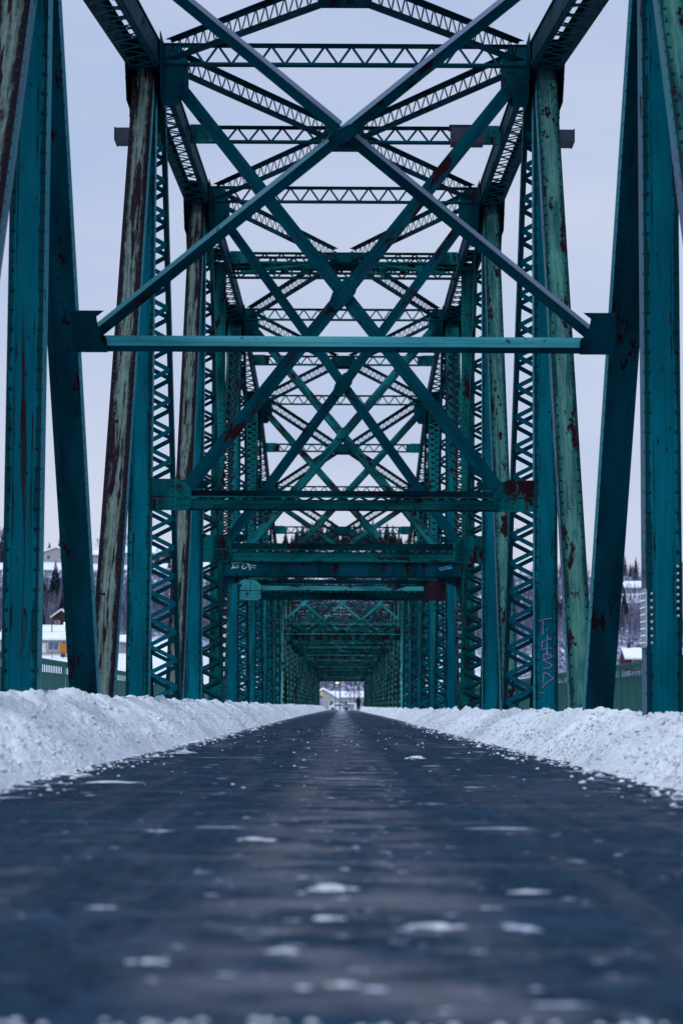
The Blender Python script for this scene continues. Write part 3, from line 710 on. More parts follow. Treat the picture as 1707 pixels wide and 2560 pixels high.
# ------------------------------------------------------------------ APPROACH SPANS
SP = [(129.6, 54.6), (184.4, 54.6), (239.2, 54.6), (294.0, 54.6)]
def approach():
    root = empty('truss_bridge_span', (0, 129.6, 0), 'low flat-topped teal truss span right behind the tall nearest span', 'bridge span', 'low truss spans receding in a row')
    o0 = Vector((0, 129.6, 0)); L = 54.6; n = 5; pl = L / n; zt = 8.0
    for sg in (-1, 1):
        X = sg * TX
        for i in range(n + 1):
            y = 129.6 + i * pl + (.12 if i == 0 else 0) - (.12 if i == n else 0)
            mb = MB(); fr = frame((X, y, -1), (X, y, zt - .3), (0, -1, 0))
            if i == 0:
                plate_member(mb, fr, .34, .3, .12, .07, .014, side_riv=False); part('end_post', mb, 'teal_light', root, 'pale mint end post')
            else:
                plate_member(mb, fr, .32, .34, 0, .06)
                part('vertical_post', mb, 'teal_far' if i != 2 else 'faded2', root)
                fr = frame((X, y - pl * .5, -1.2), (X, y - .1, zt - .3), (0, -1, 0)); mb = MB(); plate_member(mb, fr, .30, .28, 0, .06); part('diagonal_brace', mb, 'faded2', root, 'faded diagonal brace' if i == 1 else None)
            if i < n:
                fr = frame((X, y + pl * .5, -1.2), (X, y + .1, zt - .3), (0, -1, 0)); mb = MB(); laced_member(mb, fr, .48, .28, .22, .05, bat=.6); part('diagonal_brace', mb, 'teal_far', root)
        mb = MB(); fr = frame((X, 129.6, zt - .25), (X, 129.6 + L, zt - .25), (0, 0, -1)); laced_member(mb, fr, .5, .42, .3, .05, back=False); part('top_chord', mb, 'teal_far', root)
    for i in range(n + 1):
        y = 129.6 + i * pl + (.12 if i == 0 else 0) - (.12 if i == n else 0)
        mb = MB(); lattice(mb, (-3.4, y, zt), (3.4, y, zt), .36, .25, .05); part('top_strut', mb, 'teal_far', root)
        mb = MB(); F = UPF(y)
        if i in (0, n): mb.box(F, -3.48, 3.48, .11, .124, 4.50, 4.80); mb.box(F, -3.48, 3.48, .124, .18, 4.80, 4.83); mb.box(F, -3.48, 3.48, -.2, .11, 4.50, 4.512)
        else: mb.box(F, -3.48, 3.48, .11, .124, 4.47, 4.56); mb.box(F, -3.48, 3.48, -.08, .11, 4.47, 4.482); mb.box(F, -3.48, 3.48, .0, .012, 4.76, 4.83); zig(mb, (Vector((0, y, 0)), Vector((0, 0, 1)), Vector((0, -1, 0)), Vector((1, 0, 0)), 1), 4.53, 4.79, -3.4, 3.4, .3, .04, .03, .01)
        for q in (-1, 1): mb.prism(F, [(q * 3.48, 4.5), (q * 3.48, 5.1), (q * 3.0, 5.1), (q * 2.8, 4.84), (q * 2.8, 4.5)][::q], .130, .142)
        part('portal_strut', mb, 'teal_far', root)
        mb = MB(); mb.box(F, -3.40, 3.40, .125, .19, 4.832 if i in (0, n) else 4.562, 4.855 if i in (0, n) else 4.585); part('portal_flange', mb, 'teal_light' if i in (0, n) else 'teal_frame', root)
        mb = MB(); lattice(mb, (-3.4, y, 5.72), (3.4, y, 5.72), .30, .2, .055); part('sway_strut', mb, 'teal_mid' if i in (0, n) else 'teal_frame', root)
        if i not in (0, n): continue_ = True
        else: continue_ = False
        for c in ((-1.7, 1.7) if continue_ else (-2.25, 0, 2.25)):
            for q in (-1, 1):
                mb = MB(); sway_brace(mb, (c - q * 1.1, y + q * .01, 5.72), (c + q * 1.1, y + q * .01, 7.64), .13, (0, -1, 0), 1); part('sway_brace', mb, 'teal_mid' if not continue_ else 'teal_frame', root)
        for c in (() if continue_ else (-2.25, 0, 2.25)):
            mb = MB(); sway_brace(mb, (c - .9, y, 5.46), (c, y, 4.83), .10, (0, -1, 0), 1); sway_brace(mb, (c + .9, y - .004, 5.46), (c, y - .004, 4.83), .10, (0, -1, 0), 1)
            mb.prism(F, [(c - .3, 4.83), (c + .3, 4.83), (c + .2, 5.1), (c - .2, 5.1)], .05, .06); part('knee_brace', mb, 'teal_far', root)
            mb = MB(); mb.prism(F, [(c - .22, 6.6), (c - .05, 6.45), (c + .22, 6.75), (c + .05, 6.9)], .045, .055); part('gusset_plate', mb, 'teal_mid', root)
        if i < n:
            for q in (-1, 1):
                mb = MB(); lattice(mb, (q * 3.3, y + .2, zt - .02), (-q * 3.3, y + pl - .2, zt - .02 - .004 * q), .26, .25, .03, .2, .05); part('lateral_brace', mb, 'teal_far', root)
    return root
ap0 = approach()
names = ['second low truss span, in the middle of the receding row', 'third low truss span of the receding row, far down the bridge', 'farthest low truss span, its last portal framing the white houses']
for k_, lb in enumerate(names):
    c_ = copy_tree(ap0); c_.location = (0, SP[k_ + 1][0], 0); c_['label'] = lb
# notice on a post
nt_e = empty('notice', (-3.65, 101.5 - .215, 1.55), 'small white and blue paper notice taped to a left-hand post', 'notice')
mb = MB(); F = (Vector((-3.65, 101.5 - .215, 1.55)), Vector((1, 0, 0)), Vector((0, -1, 0)), Vector((0, 0, 1)), 1)
mb.box(F, -.075, .075, 0, .004, 0, .40); part('sheet', mb, 'paper', nt_e)
mb = MB(); mb.box(F, -.05, .055, .005, .007, .13, .21); part('blue_block', mb, 'bluep', nt_e)
mb = MB(); mb.prism(F, [(-.05, .05), (.0, .09), (.05, .05), (.05, .15), (-.05, .15)], .0075, .009); mb.prism(F, [(-.02, .22), (.01, .22), (.02, .38), (-.02, .38)], .005, .007); part('print', mb, 'blackish', nt_e)

# ------------------------------------------------------------------ road, snow banks
def grid(name, xs, ys, fz, mat, smooth=True):
    v = [(x, y, fz(x, y)) for y in ys for x in xs]; nx = len(xs)
    f = [(j * nx + i, j * nx + i + 1, (j + 1) * nx + i + 1, (j + 1) * nx + i) for j in range(len(ys) - 1) for i in range(nx - 1)]
    me = bpy.data.meshes.new(name); me.from_pydata(v, [], f); me.materials.append(M[mat])
    if smooth: me.polygons.foreach_set('use_smooth', [True] * len(f))
    o = bpy.data.objects.new(name, me); C.objects.link(o); o['kind'] = 'structure'; return o
o = grid('road', [-3.3, 0, 3.3], [-8, 120, 240, 352, 420, 460], lambda x, y: 0 if y < 353 else -.2, 'road', False)
for sg, nm in ((-1, 'sidewalk'), (1, 'sidewalk')):
    mb = MB(); mb.box(WF(), min(sg * 4.05, sg * 5.75), max(sg * 4.05, sg * 5.75), -5, 352, -.2, .12)
    o = part(nm, mb, 'ground'); tag(o, kind='structure')
ys = []; y = 7.0
while y < 354: ys.append(y); y *= (1.0019 if 13 < y < 55 else 1.006)
def sst(a, b, x):
    t = max(0, min(1, (x - a) / (b - a))); return t * t * (3 - 2 * t)
def bank(sg):
    H = .68 if sg < 0 else .49
    xs = [2.05 + .028 * i for i in range(58)] + [3.7 + .09 * i for i in range(22)]
    xs = [sg * a for a in (xs if sg > 0 else xs[::-1])]
    def fz(x, y):
        a = abs(x); s = 100 if sg > 0 else 0
        xe = 2.43 + .16 * mn.noise(Vector((0, y * .55, s))) + .09 * mn.noise(Vector((x, y * 2.3, s))) + .10 * sst(30, 120, y) - .05*sst(120,300,y)
        t = max(0, min(1, (a - xe) / .92)); up = (t ** 1.15) * (1.6 - .6 * t * t) / 1.0
        up = min(1, math.sin(min(1, t) * math.pi / 2) * .45 + .55 * t)
        hh = H * (1 + .07 * mn.noise(Vector((x * .3, y * .22, s))) + .05 * mn.noise(Vector((x, y * .9, s + 9))))
        back = 1 - .50 * sst(3.6, 4.4, a)
        z = hh * up * back
        rough = sst(0, .25, t)
        p = Vector((x, y, s))
        z += rough * (.055 * mn.noise(p * 2.1) + .050 * mn.noise(p * 5.3) - .040 * abs(mn.noise(p * 9.0)) + .030 * mn.noise(p * 14.0) + .016 * mn.noise(p * 26.0))
        ch = mn.cell(p * 4.0); z += rough * (.05 if ch > .86 else 0) * max(0, mn.noise(p * 7 + Vector((3, 3, 3))))
        z += rough * .16 * max(0, mn.noise(p * 2.6 + Vector((7, 1, 2))) - .15); cl = mn.voronoi(p * 5.5)[0]; z += rough * .05 * min(.5, cl[1] - cl[0])
        if sg < 0: z += .11 * math.exp(-((y - 27.6) / .5) ** 2 - ((a - 3.3) / .35) ** 2) * rough + .08 * math.exp(-((y - 25.2) / .2) ** 2 - ((a - 3.25) / .2) ** 2) + .07 * math.exp(-((y - 31.0) / .3) ** 2 - ((a - 3.3) / .25) ** 2)
        else: z += .07 * math.exp(-((y - 32) / .6) ** 2 - ((a - 3.3) / .3) ** 2) + .08 * math.exp(-((y - 28.5) / .5) ** 2 - ((a - 3.3) / .3) ** 2)
        if t <= 0: z = -.03 + .045 * max(0, mn.noise(p * 6.0) + .1) * sst(.30, 0, xe - a)
        return z
    grid('snow_bank', xs, ys, fz, 'snow'); return fz
BANK = {-1: bank(-1), 1: bank(1)}
# crumbs of snow along the bank feet
def lump(mb, c, r, sq=.6, seed=0):
    k = []; rnd = random.Random(seed)
    rows = ((-.5, .75), (0, 1.0), (.5, .8), (.85, .4)); n = 7; i0 = len(mb.v)
    for h, q in rows:
        for j in range(n):
            a = 6.2832 * j / n; rr = r * q * rnd.uniform(.55, 1.35)
            mb.v.append((c[0] + rr * math.cos(a), c[1] + rr * math.sin(a), c[2] + r * sq * h * rnd.uniform(.85, 1.15)))
    mb.v.append((c[0], c[1], c[2] + r * sq))
    for q in range(3):
        for j in range(n):
            l = (j + 1) % n; mb.f.append((i0 + q * n + j, i0 + q * n + l, i0 + (q + 1) * n + l, i0 + (q + 1) * n + j)); mb.uv += [(0, 0)] * 4
    for j in range(n): mb.f.append((i0 + 3 * n + j, i0 + 3 * n + (j + 1) % n, i0 + 4 * n)); mb.uv += [(0, 0)] * 3
rnd = random.Random(3); mb = MB()
for i in range(1700):
    sg = rnd.choice((-1, 1)); y = 9 * (1 + rnd.random() * 8) if rnd.random() < .7 else rnd.uniform(10, 45)
    x = sg * (2.62 - abs(rnd.gauss(0, .26))); r = rnd.uniform(.006, .030) if rnd.random() < .93 else rnd.uniform(.03, .055)
    lump(mb, (x, y, r * .1), r, .7, i)
for i in range(260):
    x = rnd.uniform(-.85, .8); y = rnd.uniform(3.7, 4.24); r = rnd.uniform(.006, .014); lump(mb, (x, y, 0), r, .6, i)
for i in range(110):
    y = rnd.uniform(14, 60); x = rnd.uniform(-2.3, 2.3); r = rnd.uniform(.005, .022); lump(mb, (x, y, r * .1), r, .5, i)
for i in range(2400):
    sg = rnd.choice((-1, 1)); y = 11 * (1 + rnd.random() ** 1.5 * 6); t = rnd.random(); a_ = 2.5 + .95 * t; r = rnd.uniform(.010, .040) * (1.15 - .5 * t)
    if rnd.random() < .06: r *= 1.8
    lump(mb, (sg * a_, y, BANK[sg](sg * a_, y) - r * .15), r, .8, i)
o = part('snow_crumbs', mb, 'snow', smooth=True); tag(o, 'small crumbs of ploughed snow scattered over banks and road edges', 'snow crumbs', kind='stuff')
chunks = [((.87, 25.4), .10, .85, 'pale snow chunk lying alone on the right half of the road'), ((-1.95, 27.4), .12, 1, 'rounded snow boulder at the foot of the left bank'),
          ((-2.30, 18.6), .12, 1, 'snow boulder half sunk at the near foot of the left bank'), ((-1.80, 17.1), .16, .25, 'long flat snow slab on the left side of the road'),
          ((-.39, 9.9), .07, .45, 'flattened snow lump left of the middle, behind the nearer ones'), ((-.03, 7.27), .062, .7, 'tallest blurred snow lump on the road middle line'),
          ((.26, 6.05), .055, .5, 'flattened blurred snow lump right of the middle, nearer of two'), ((.61, 7.2), .05, .3, 'thin blurred snow smear farther right of the middle'),
          ((-.05, 6.27), .045, .4, 'low blurred snow smear just below the tallest lump'), ((.004, 4.79), .026, .6, 'nearest small snow lump at the very bottom of the road'),
          ((-.134, 5.44), .036, .5, 'blurred snow lump left of the middle near the bottom'), ((-.45, 5.2), .036, .5, 'blurred snow lump far left near the bottom')]
for i, ((x, y), r, sz, lb) in enumerate(chunks):
    mb = MB(); rq = random.Random(i)
    lump(mb, (0, 0, r * .2), r, .6, 50 + i)
    for q in range(4): a_ = rq.uniform(0, 6.28); lump(mb, (r * 1.1 * math.cos(a_), r * .6 * math.sin(a_), r * .05), r * rq.uniform(.35, .6), .6, 90 + i * 7 + q)
    me = mb.mesh('snow_chunk', 'snow'); me.polygons.foreach_set('use_smooth', [True] * len(me.polygons))
    o = bpy.data.objects.new('snow_chunk', me); C.objects.link(o); o.location = (x, y, 0); o.scale = (1.0, .9, sz * .5)
    tag(o, lb, 'snow chunk', 'snow chunks on the road')

# ------------------------------------------------------------------ railings
for sg in (-1, 1):
    X = sg * 5.6
    rl = empty('guard_railing', (X, 0, 0), ('left' if sg < 0 else 'right') + '-hand green bridge railing with solid boards below short balusters', 'railing', 'railings outside the trusses')
    ztop = 1.46
    mb = MB(); F = WF((X, 0, 0))
    mb.box(F, -.07, .07, -5, 352, ztop - .05, ztop); mb.box(F, -.045, .045, -5, 352, ztop - .10, ztop - .05); part('top_rail', mb, 'boards', rl)
    mb = MB(); mb.box(F, -.035, .035, -5, 352, 1.185, 1.215); mb.box(F, -.04, .04, -5, 352, .12, .2); part('bottom_rail', mb, 'boards', rl)
    mb = MB(); y = -5
    i = 0
    while y < 160:
        d = .006 * ((i * 7) % 3); mb.box(F, -.012 - d, .012, y + .004, y + .096, .2, 1.185); y += .10; i += 1
    mb.box(F, -.012, .012, 160, 352, .2, 1.185); part('board_panel', mb, 'boards', rl)
    mb = MB(); y = -5
    while y < 200: mb.box(F, -.008, .008, y, y + .03, 1.215, ztop - .10); y += .25
    o = part('balusters', mb, 'boards', rl); o['kind'] = 'stuff'
    y = -4
    for j in range(80):
        mb = MB(); mb.box(F, .02 * sg - .04, .02 * sg + .04, y, y + .09, .0, ztop - .10); part('post', mb, 'teal_light' if j % 5 == 1 else 'boards', rl); y += 4.4

# ------------------------------------------------------------------ terrain
def lerpt(tab, d):
    if d <= tab[0][0]: return tab[0][1]
    for (a, b), (c, e) in zip(tab[:-1], tab[1:]):
        if d <= c: t = (d - a) / (c - a); return b + (e - b) * (t * t * (3 - 2 * t) * .5 + t * .5)
    return tab[-1][1]
PL = [(352, -10), (366, 1), (405, 7.5), (430, 10.6), (446, 11.5), (456, 14), (480, 16.4), (520, 20), (584, 38.4), (606, 39.3), (680, 42), (760, 49), (1000, 55)]
PC = [(350, -10), (354, -.25), (520, -.1), (560, 8), (630, 28), (668, 38), (690, 40.5), (720, 48), (775, 57), (850, 60), (1000, 62)]
PR = [(352, -10), (366, .5), (400, 6.5), (425, 8), (455, 15), (520, 20), (598, 31.3), (616, 32), (680, 41), (760, 45), (1000, 50)]
def ter(x, y):
    if y < 350: return -10.0
    c = lerpt(PC, y)
    if x < 0: s = lerpt(PL, y); t = sst(13, 34, -x)
    else: s = lerpt(PR, y); t = sst(13, 34, x)
    return c + (s - c) * t + (1.2 * mn.noise(Vector((x * .03, y * .03, 0)))) * sst(500, 560, y)
xs = [-1500, -900, -500, -300, -220] + [-180 + 4 * i for i in range(91)] + [220, 300, 500, 900, 1500]
yt = [-1500, -600, -200, 0, 200, 340, 348] + [350 + 4 * i for i in range(115)] + [830, 900, 1000, 1200, 1600, 2400, 4000]
grid('ground', xs, yt, ter, 'ground')
o = grid('river', [-1500, 0, 1500], [-1500, 0, 356], lambda x, y: -8.0, 'water', False)

# ------------------------------------------------------------------ trees
def conifer_mesh(seed, H=10.0, wd=2.3, mat='needles'):
    rnd = random.Random(seed); mb = MB()
    z = H * .10
    while z < H * .985:
        f = (H - z) / (H * .9); r = wd * (f ** .85) * rnd.uniform(.75, 1.1); n = max(5, int(11 * f) + 4); a0 = rnd.random() * 6
        for j in range(n):
            a = a0 + 6.2832 * j / n + rnd.uniform(-.25, .25); rr = r * rnd.uniform(.55, 1.12)
            d = Vector((math.cos(a), math.sin(a), 0)); s = Vector((-d.y, d.x, 0)); w_ = .16 + .17 * rr
            p0 = Vector((0, 0, z)); tip = d * rr + Vector((0, 0, z - rr * rnd.uniform(.15, .5)))
            m_ = d * rr * .6 + Vector((0, 0, z + rnd.uniform(-.05, .08) * rr))
            mb.face([p0, m_ + s * w_, tip, m_ - s * w_], [(0, 0)] * 4)
            mb.face([m_ + Vector((0, 0, .12)), tip + s * w_ * .7 + Vector((0, 0, .05)), tip - d * .1 - Vector((0, 0, .3 * w_ + .15))], [(0, 0)] * 3)
            mb.face([m_ - s * w_ * .9, tip - s * w_ * .9 + Vector((0, 0, -.1)), m_ * .7 + p0 * .3 - Vector((0, 0, .35))], [(0, 0)] * 3)
        z += .20 + .30 * f
    mb.face([Vector((-.07, 0, H * .93)), Vector((.07, 0, H * .93)), Vector((0, 0, H + .35))], [(0, 0)] * 3)
    me = mb.mesh('crown', mat)
    t = MB(); t.cyl((0, 0, -.5), (0, 0, H * .9), .02 * H, .004 * H, 6); return me, t.mesh('trunk', 'bark')
CM = [conifer_mesh(1, 10, 1.9), conifer_mesh(2, 10, 2.4), conifer_mesh(3, 10, 1.6, 'needles2'), conifer_mesh(4, 10, 2.9, 'needles2')]
def conifer(x, y, h, v, label, group):
    e = empty('conifer_tree', (x, y, ter(x, y) - .1), label, 'tree', group, rz=random.random() * 6)
    s = h / 10.0; e.scale = (s * (1.0 if h > 6 else 1.2), s * (1.0 if h > 6 else 1.2), s)
    for me, nm in zip(CM[v], ('crown', 'trunk')):
        o = bpy.data.objects.new(nm, me); C.objects.link(o); o.parent = e
rnd = random.Random(11)
for i in range(128):
    x = -62 + i * .98 + rnd.uniform(-.8, .8); y = rnd.uniform(775, 800)
    conifer(x, y, rnd.uniform(4.5, 9.5) * (1.15 if -22 < x < 25 else .9), rnd.choice((0, 1, 1, 3)), 'dark conifer in the skyline row on the central ridge', 'conifers along the central ridge')
for i in range(44):
    sg = -1 if i % 2 else 1; x = sg * rnd.uniform(64, 130); y = rnd.uniform(640, 790)
    conifer(x, y, rnd.uniform(4, 8.5), rnd.choice((0, 1, 2, 3)), 'dark conifer on the %s hilltop behind the houses' % ('left' if sg < 0 else 'right'), 'conifers on the %s hilltop' % ('left' if sg < 0 else 'right'))
conifer(-71, 542, 10.5, 1, 'tall lone conifer standing out of the bare wooded slope on the left', None)
conifer(-82.0, 612, 6.0, 1, 'round dark conifer behind the white terrace house', None)
conifer(-79.4, 616, 9.0, 0, 'taller conifer beside the white terrace house roof', None)
conifer(-94.5, 610, 10.5, 3, 'big dark conifer at the left edge of the terrace skyline', None)
conifer(-67.5, 618, 5.0, 3, 'small dark conifer above the second terrace house', None)
for i in range(46):
    x = rnd.uniform(22, 115); y = rnd.uniform(440, 640)
    conifer(x, y, rnd.uniform(4, 9), rnd.choice((0, 1, 2, 3)), 'dark conifer scattered on the right-hand slope', 'conifers on the right-hand slope')
for i in range(30):
    x = rnd.uniform(-108, -32); y = rnd.uniform(470, 640)
    conifer(x, y, rnd.uniform(3, 8), rnd.choice((0, 1, 2, 3)), 'dark conifer scattered on the left-hand slope', 'conifers on the left-hand slope')
for i in range(34):
    x = rnd.uniform(-32, 32); y = rnd.uniform(548, 760)
    if 668 < y < 705 and x < 3: continue
    conifer(x, y, rnd.uniform(3, 7), rnd.choice((0, 1, 2, 3)), 'dark conifer scattered on the slope straight ahead', 'conifers on the central slope')
# bare woods as one mass
mb = MB()
def bare(mb, x, y, h, rnd, nb=7):
    z = ter(x, y) - .2; wt = .05 + .009 * h
    lean = rnd.uniform(-.05, .05) * h
    top = Vector((x + lean, y, z + h)); b = Vector((x, y, z))
    s = Vector((wt, 0, 0)); mb.face([b - s, b + s, top + s * .15, top - s * .15], [(0, 0)] * 4)
    for j in range(nb):
        t = rnd.uniform(.3, .95); p = b.lerp(top, t); a = rnd.uniform(0, 6.28); l = h * (1.1 - t) * rnd.uniform(.3, .6)
        q = p + Vector((math.cos(a) * l * .7, math.sin(a) * l * .4, l * rnd.uniform(.5, .95)))
        w2 = Vector((.035, 0, .02)) ; mb.face([p - w2, p + w2, q], [(0, 0)] * 3)
        q2 = p.lerp(q, .5) + Vector((rnd.uniform(-.5, .5) * l, 0, rnd.uniform(.2, .5) * l)); mb.face([p.lerp(q, .4) - w2 * .7, p.lerp(q, .4) + w2 * .7, q2], [(0, 0)] * 3)
mbl = MB(); cnt = 0
while cnt < 15000:
    r_ = rnd.random()
    if r_ < .36: x = rnd.uniform(-112, -30); y = rnd.uniform(484, 553)
    elif r_ < .68: x = rnd.uniform(-34, 34); y = rnd.uniform(545, 700)
    else: x = rnd.uniform(26, 118); y = rnd.uniform(440, 586) if rnd.random() < .85 else rnd.uniform(625, 680)
    if -30 < x < -2 and 666 < y < 712: continue
    if x > 60 and 590 < y < 612: continue
    if x > 48 and 425 < y < 470 and rnd.random() < .8: continue
    bare(mb if rnd.random() < .5 else mbl, x, y, rnd.uniform(2.5, 5.5), rnd); cnt += 1
o = part('bare_woods', mb, 'twig'); tag(o, 'leafless grey purple woods covering the snowy hillside', 'woods', kind='stuff')
M['twig2'] = simple('frosted_twigs', col(0.17, 0.18, 0.26), 0.95, 0.1, 0.3, 0.05)
o = part('bare_woods', mbl, 'twig2'); tag(o, 'paler frosted leafless trees mixed through the hillside woods', 'woods', kind='stuff')
# single bare trees
def bare_tree(x, y, h, label, seed):
    rnd = random.Random(seed); e = empty('bare_tree', (x, y, ter(x, y) - .1), label, 'tree')
    t = MB(); t.cyl((0, 0, 0), (0, 0, h * .45), .02 * h, .012 * h, 6)
    part('trunk', t, 'bark', e, local=True); mb = MB()
    def rec(p, d, l, r, n):
        q = p + d * l; mb.cyl(p, q, r, r * .6, 4)
        if n == 0: return
        for _ in range(3):
            v = (d + Vector((rnd.uniform(-.7, .7), rnd.uniform(-.7, .7), rnd.uniform(-.1, .5)))).normalized(); rec(q, v, l * rnd.uniform(.6, .8), r * .6, n - 1)
    for j in range(4): rec(Vector((0, 0, h * (.3 + .05 * j))), Vector((rnd.uniform(-.5, .5), rnd.uniform(-.5, .5), 1)).normalized(), h * .2, .009 * h, 4)
    part('crown', mb, 'twig', e, local=True)
bare_tree(1.9, 470, 5.0, 'bare roadside tree in the middle of the far opening', 1); bare_tree(3.6, 466, 4.6, 'bare roadside tree by the right of the far opening', 2)
bare_tree(-60, 606, 9, 'big leafless tree on the left skyline beside the inner truss', 3); bare_tree(-66, 602, 8, 'leafless tree above the white terrace houses', 4)
bare_tree(58, 590, 9, 'leafless tree on the right skyline behind the diagonal', 5); bare_tree(-94, 600, 10, 'leafless tree at the far left skyline', 6); bare_tree(76, 640, 7, 'leafless tree on the right hilltop', 7)

# ------------------------------------------------------------------ houses
def house(x, y, z, wd, dp, hw, hr, wall, label, gable_front=True, chimney=None, wins=(), door=None, rz=0, name='house', eave=.4, zoff=0):
    e = empty(name, (x, y, z), label, 'house', rz=rz)
    mb = MB(); F = WF(); a = wd / 2; b = dp / 2
    mb.box(F, -a, a, -b, b, -2.0, hw)
    FF = (Vector((0, 0, 0)), Vector((1, 0, 0)), Vector((0, -1, 0)), Vector((0, 0, 1)), 1); FS_ = (Vector((0, 0, 0)), Vector((0, 1, 0)), Vector((1, 0, 0)), Vector((0, 0, 1)), 1)
    r = MB()
    if gable_front:
        mb.prism(FF, [(-a, hw + .01), (a, hw + .01), (0, hw + hr)], -b, b)
        r.prism(FF, [(-a - eave, hw - .15), (0, hw + hr + .02), (a + eave, hw - .15), (a + eave, hw + .2), (0, hw + hr + .42), (-a - eave, hw + .2)][::-1], -b - .3, b + .3)
    else:
        mb.prism(FS_, [(-b, hw + .01), (b, hw + .01), (0, hw + hr)], -a, a)
        r.prism(FS_, [(-b - eave, hw - .15), (0, hw + hr + .02), (b + eave, hw - .15), (b + eave, hw + .2), (0, hw + hr + .42), (-b - eave, hw + .2)][::-1], -a - .3, a + .3)
    part('wall', mb, wall, e, local=True); ro = part('roof', r, 'roofsnow', e, local=True)
    if chimney is not None:
        c = MB(); c.box(F, chimney - .3, chimney + .3, -.3, .3, hw, hw + hr + 1.1); c.box(F, chimney - .36, chimney + .36, -.36, .36, hw + hr + 1.1, hw + hr + 1.25); part('chimney', c, 'wall_red', ro, local=True)
    for (wx, wz, ww, wh) in wins:
        f = MB(); f.box(FF, wx - ww / 2 - .08, wx + ww / 2 + .08, b + .003, b + .05, wz - .08, wz + wh + .08); wf = part('window', f, 'trim', e, local=True)
        g = MB(); n = 2 if ww > 1.2 else 1
        for q in range(n): g.box(FF, wx - ww / 2 + q * ww / n + .03, wx - ww / 2 + (q + 1) * ww / n - .03, b + .052, b + .06, wz, wz + wh)
        part('pane', g, 'glass', wf, local=True)
    if door:
        dx, dw, dh, dm = door; g = MB(); g.box(FF, dx - dw / 2, dx + dw / 2, b + .003, b + .04, 0, dh)
        for q in range(3): g.box(FF, dx - dw / 2 + .05, dx + dw / 2 - .05, b + .04, b + .06, .1 + q * dh / 3, -.05 + (q + 1) * dh / 3)
        part('door', g, dm, e, local=True)
    return e
house(-78, 600, 39.2, 9, 8, 2.6, 1.6, 'wall_white', 'white gabled house with snowy roof alone on the left terrace', True, None, [(-2, 1, 1.2, 1.1), (1.8, 1, 1.8, 1.1)])
house(-67, 610, 39.6, 8, 7, 2.6, 1.0, 'wall_white', 'pale low house right of the white gabled house on the terrace', False, None, [(-2.4, 1, .9, 1.2), (.5, 1, .9, 1.2)])
house(-56, 604, 39.6, 9, 7, 2.8, 1.6, 'wall_grey', 'grey house on the terrace seen between post and diagonal', False, 2.0, [(-2.4, 1, 1.4, 1.2), (1.5, 1, 1.4, 1.2)])
house(-47.5, 600, 38.5, 7, 7, 3.4, 1.4, 'wall_brown', 'dark house on the terrace behind the lacing of the left diagonal', True, None, [(-1.5, 1, 1.2, 1.2), (1.5, 1, 1.2, 1.2)])
house(-61.4, 482, 16.8, 3.9, 5, 2.9, 1.5, 'wall_brown', 'narrow dark brown cabin with a snowy gable and an orange porch light', True, None, [(-.9, 1.6, 1.0, .5)], (1.0, .8, 1.9, 'trim'))
house(-63.5, 457, 13.4, 13, 8, 2.2, 1.2, 'wall_white', 'wide low bungalow with thick roof snow, upper of two on the left shore', False, None, [(2.5, .8, 2.2, 1), (-3, .8, 1.5, 1)])
house(-60.0, 431, 10.6, 14, 8, 2.7, 1.1, 'wall_white', 'cream bungalow with a big picture window, lower of two on the left shore', False, None, [(3.9, .7, 2.1, 1.5), (1.0, .8, .9, 1.2), (-1.2, 1, .9, .9), (5.9, 1, .8, 1.2)], (2.0, .9, 2.0, 'trim'))
house(-43.2, 438, 9.0, 7, 7, 4.2, 1.0, 'wall_grey', 'grey two storey house beside the faded diagonal', False, None, [(-1.5, 2.6, 1.4, 1.2), (1.6, 2.6, 1.4, 1.2), (-1.5, .4, 1.4, 1.2), (1.6, .4, 1.4, 1.2)])
house(60.5, 422, 7.6, 13, 9, 2.3, 1.8, 'wall_red', 'red brick house with long white windows and snowy roof on the right shore', False, -5.4, [(-2.6, .5, 2.6, 1.4), (1.2, .5, 2.2, 1.4), (-4.8, .5, 1.0, 1.4)])
house(81, 600, 31.0, 8, 7, 2.3, 1.5, 'wall_grey', 'snowed-in grey house high on the right hillside', False, None, [(-1.5, .9, 1.4, 1), (1.5, .9, 1.4, 1)])
house(-3.9, 470, -.15, 6.4, 9, 2.3, 2.0, 'wall_white', 'cream garage house with a wide snowy gable straight ahead at the road end', True, None, [(1.7, .9, .9, 1.0), (-.4, 2.3, .8, .7)], (-1.5, 2.6, 1.6, 'wall_grey'))
house(6.5, 505, -.15, 24, 9, 2.9, .9, 'wall_white', 'long low pale building with a flat white roof behind the garage house', False, None, [(-6, .8, 2, 1.2), (-2, .8, 2, 1.2), (2.5, .8, 2, 1.2)])
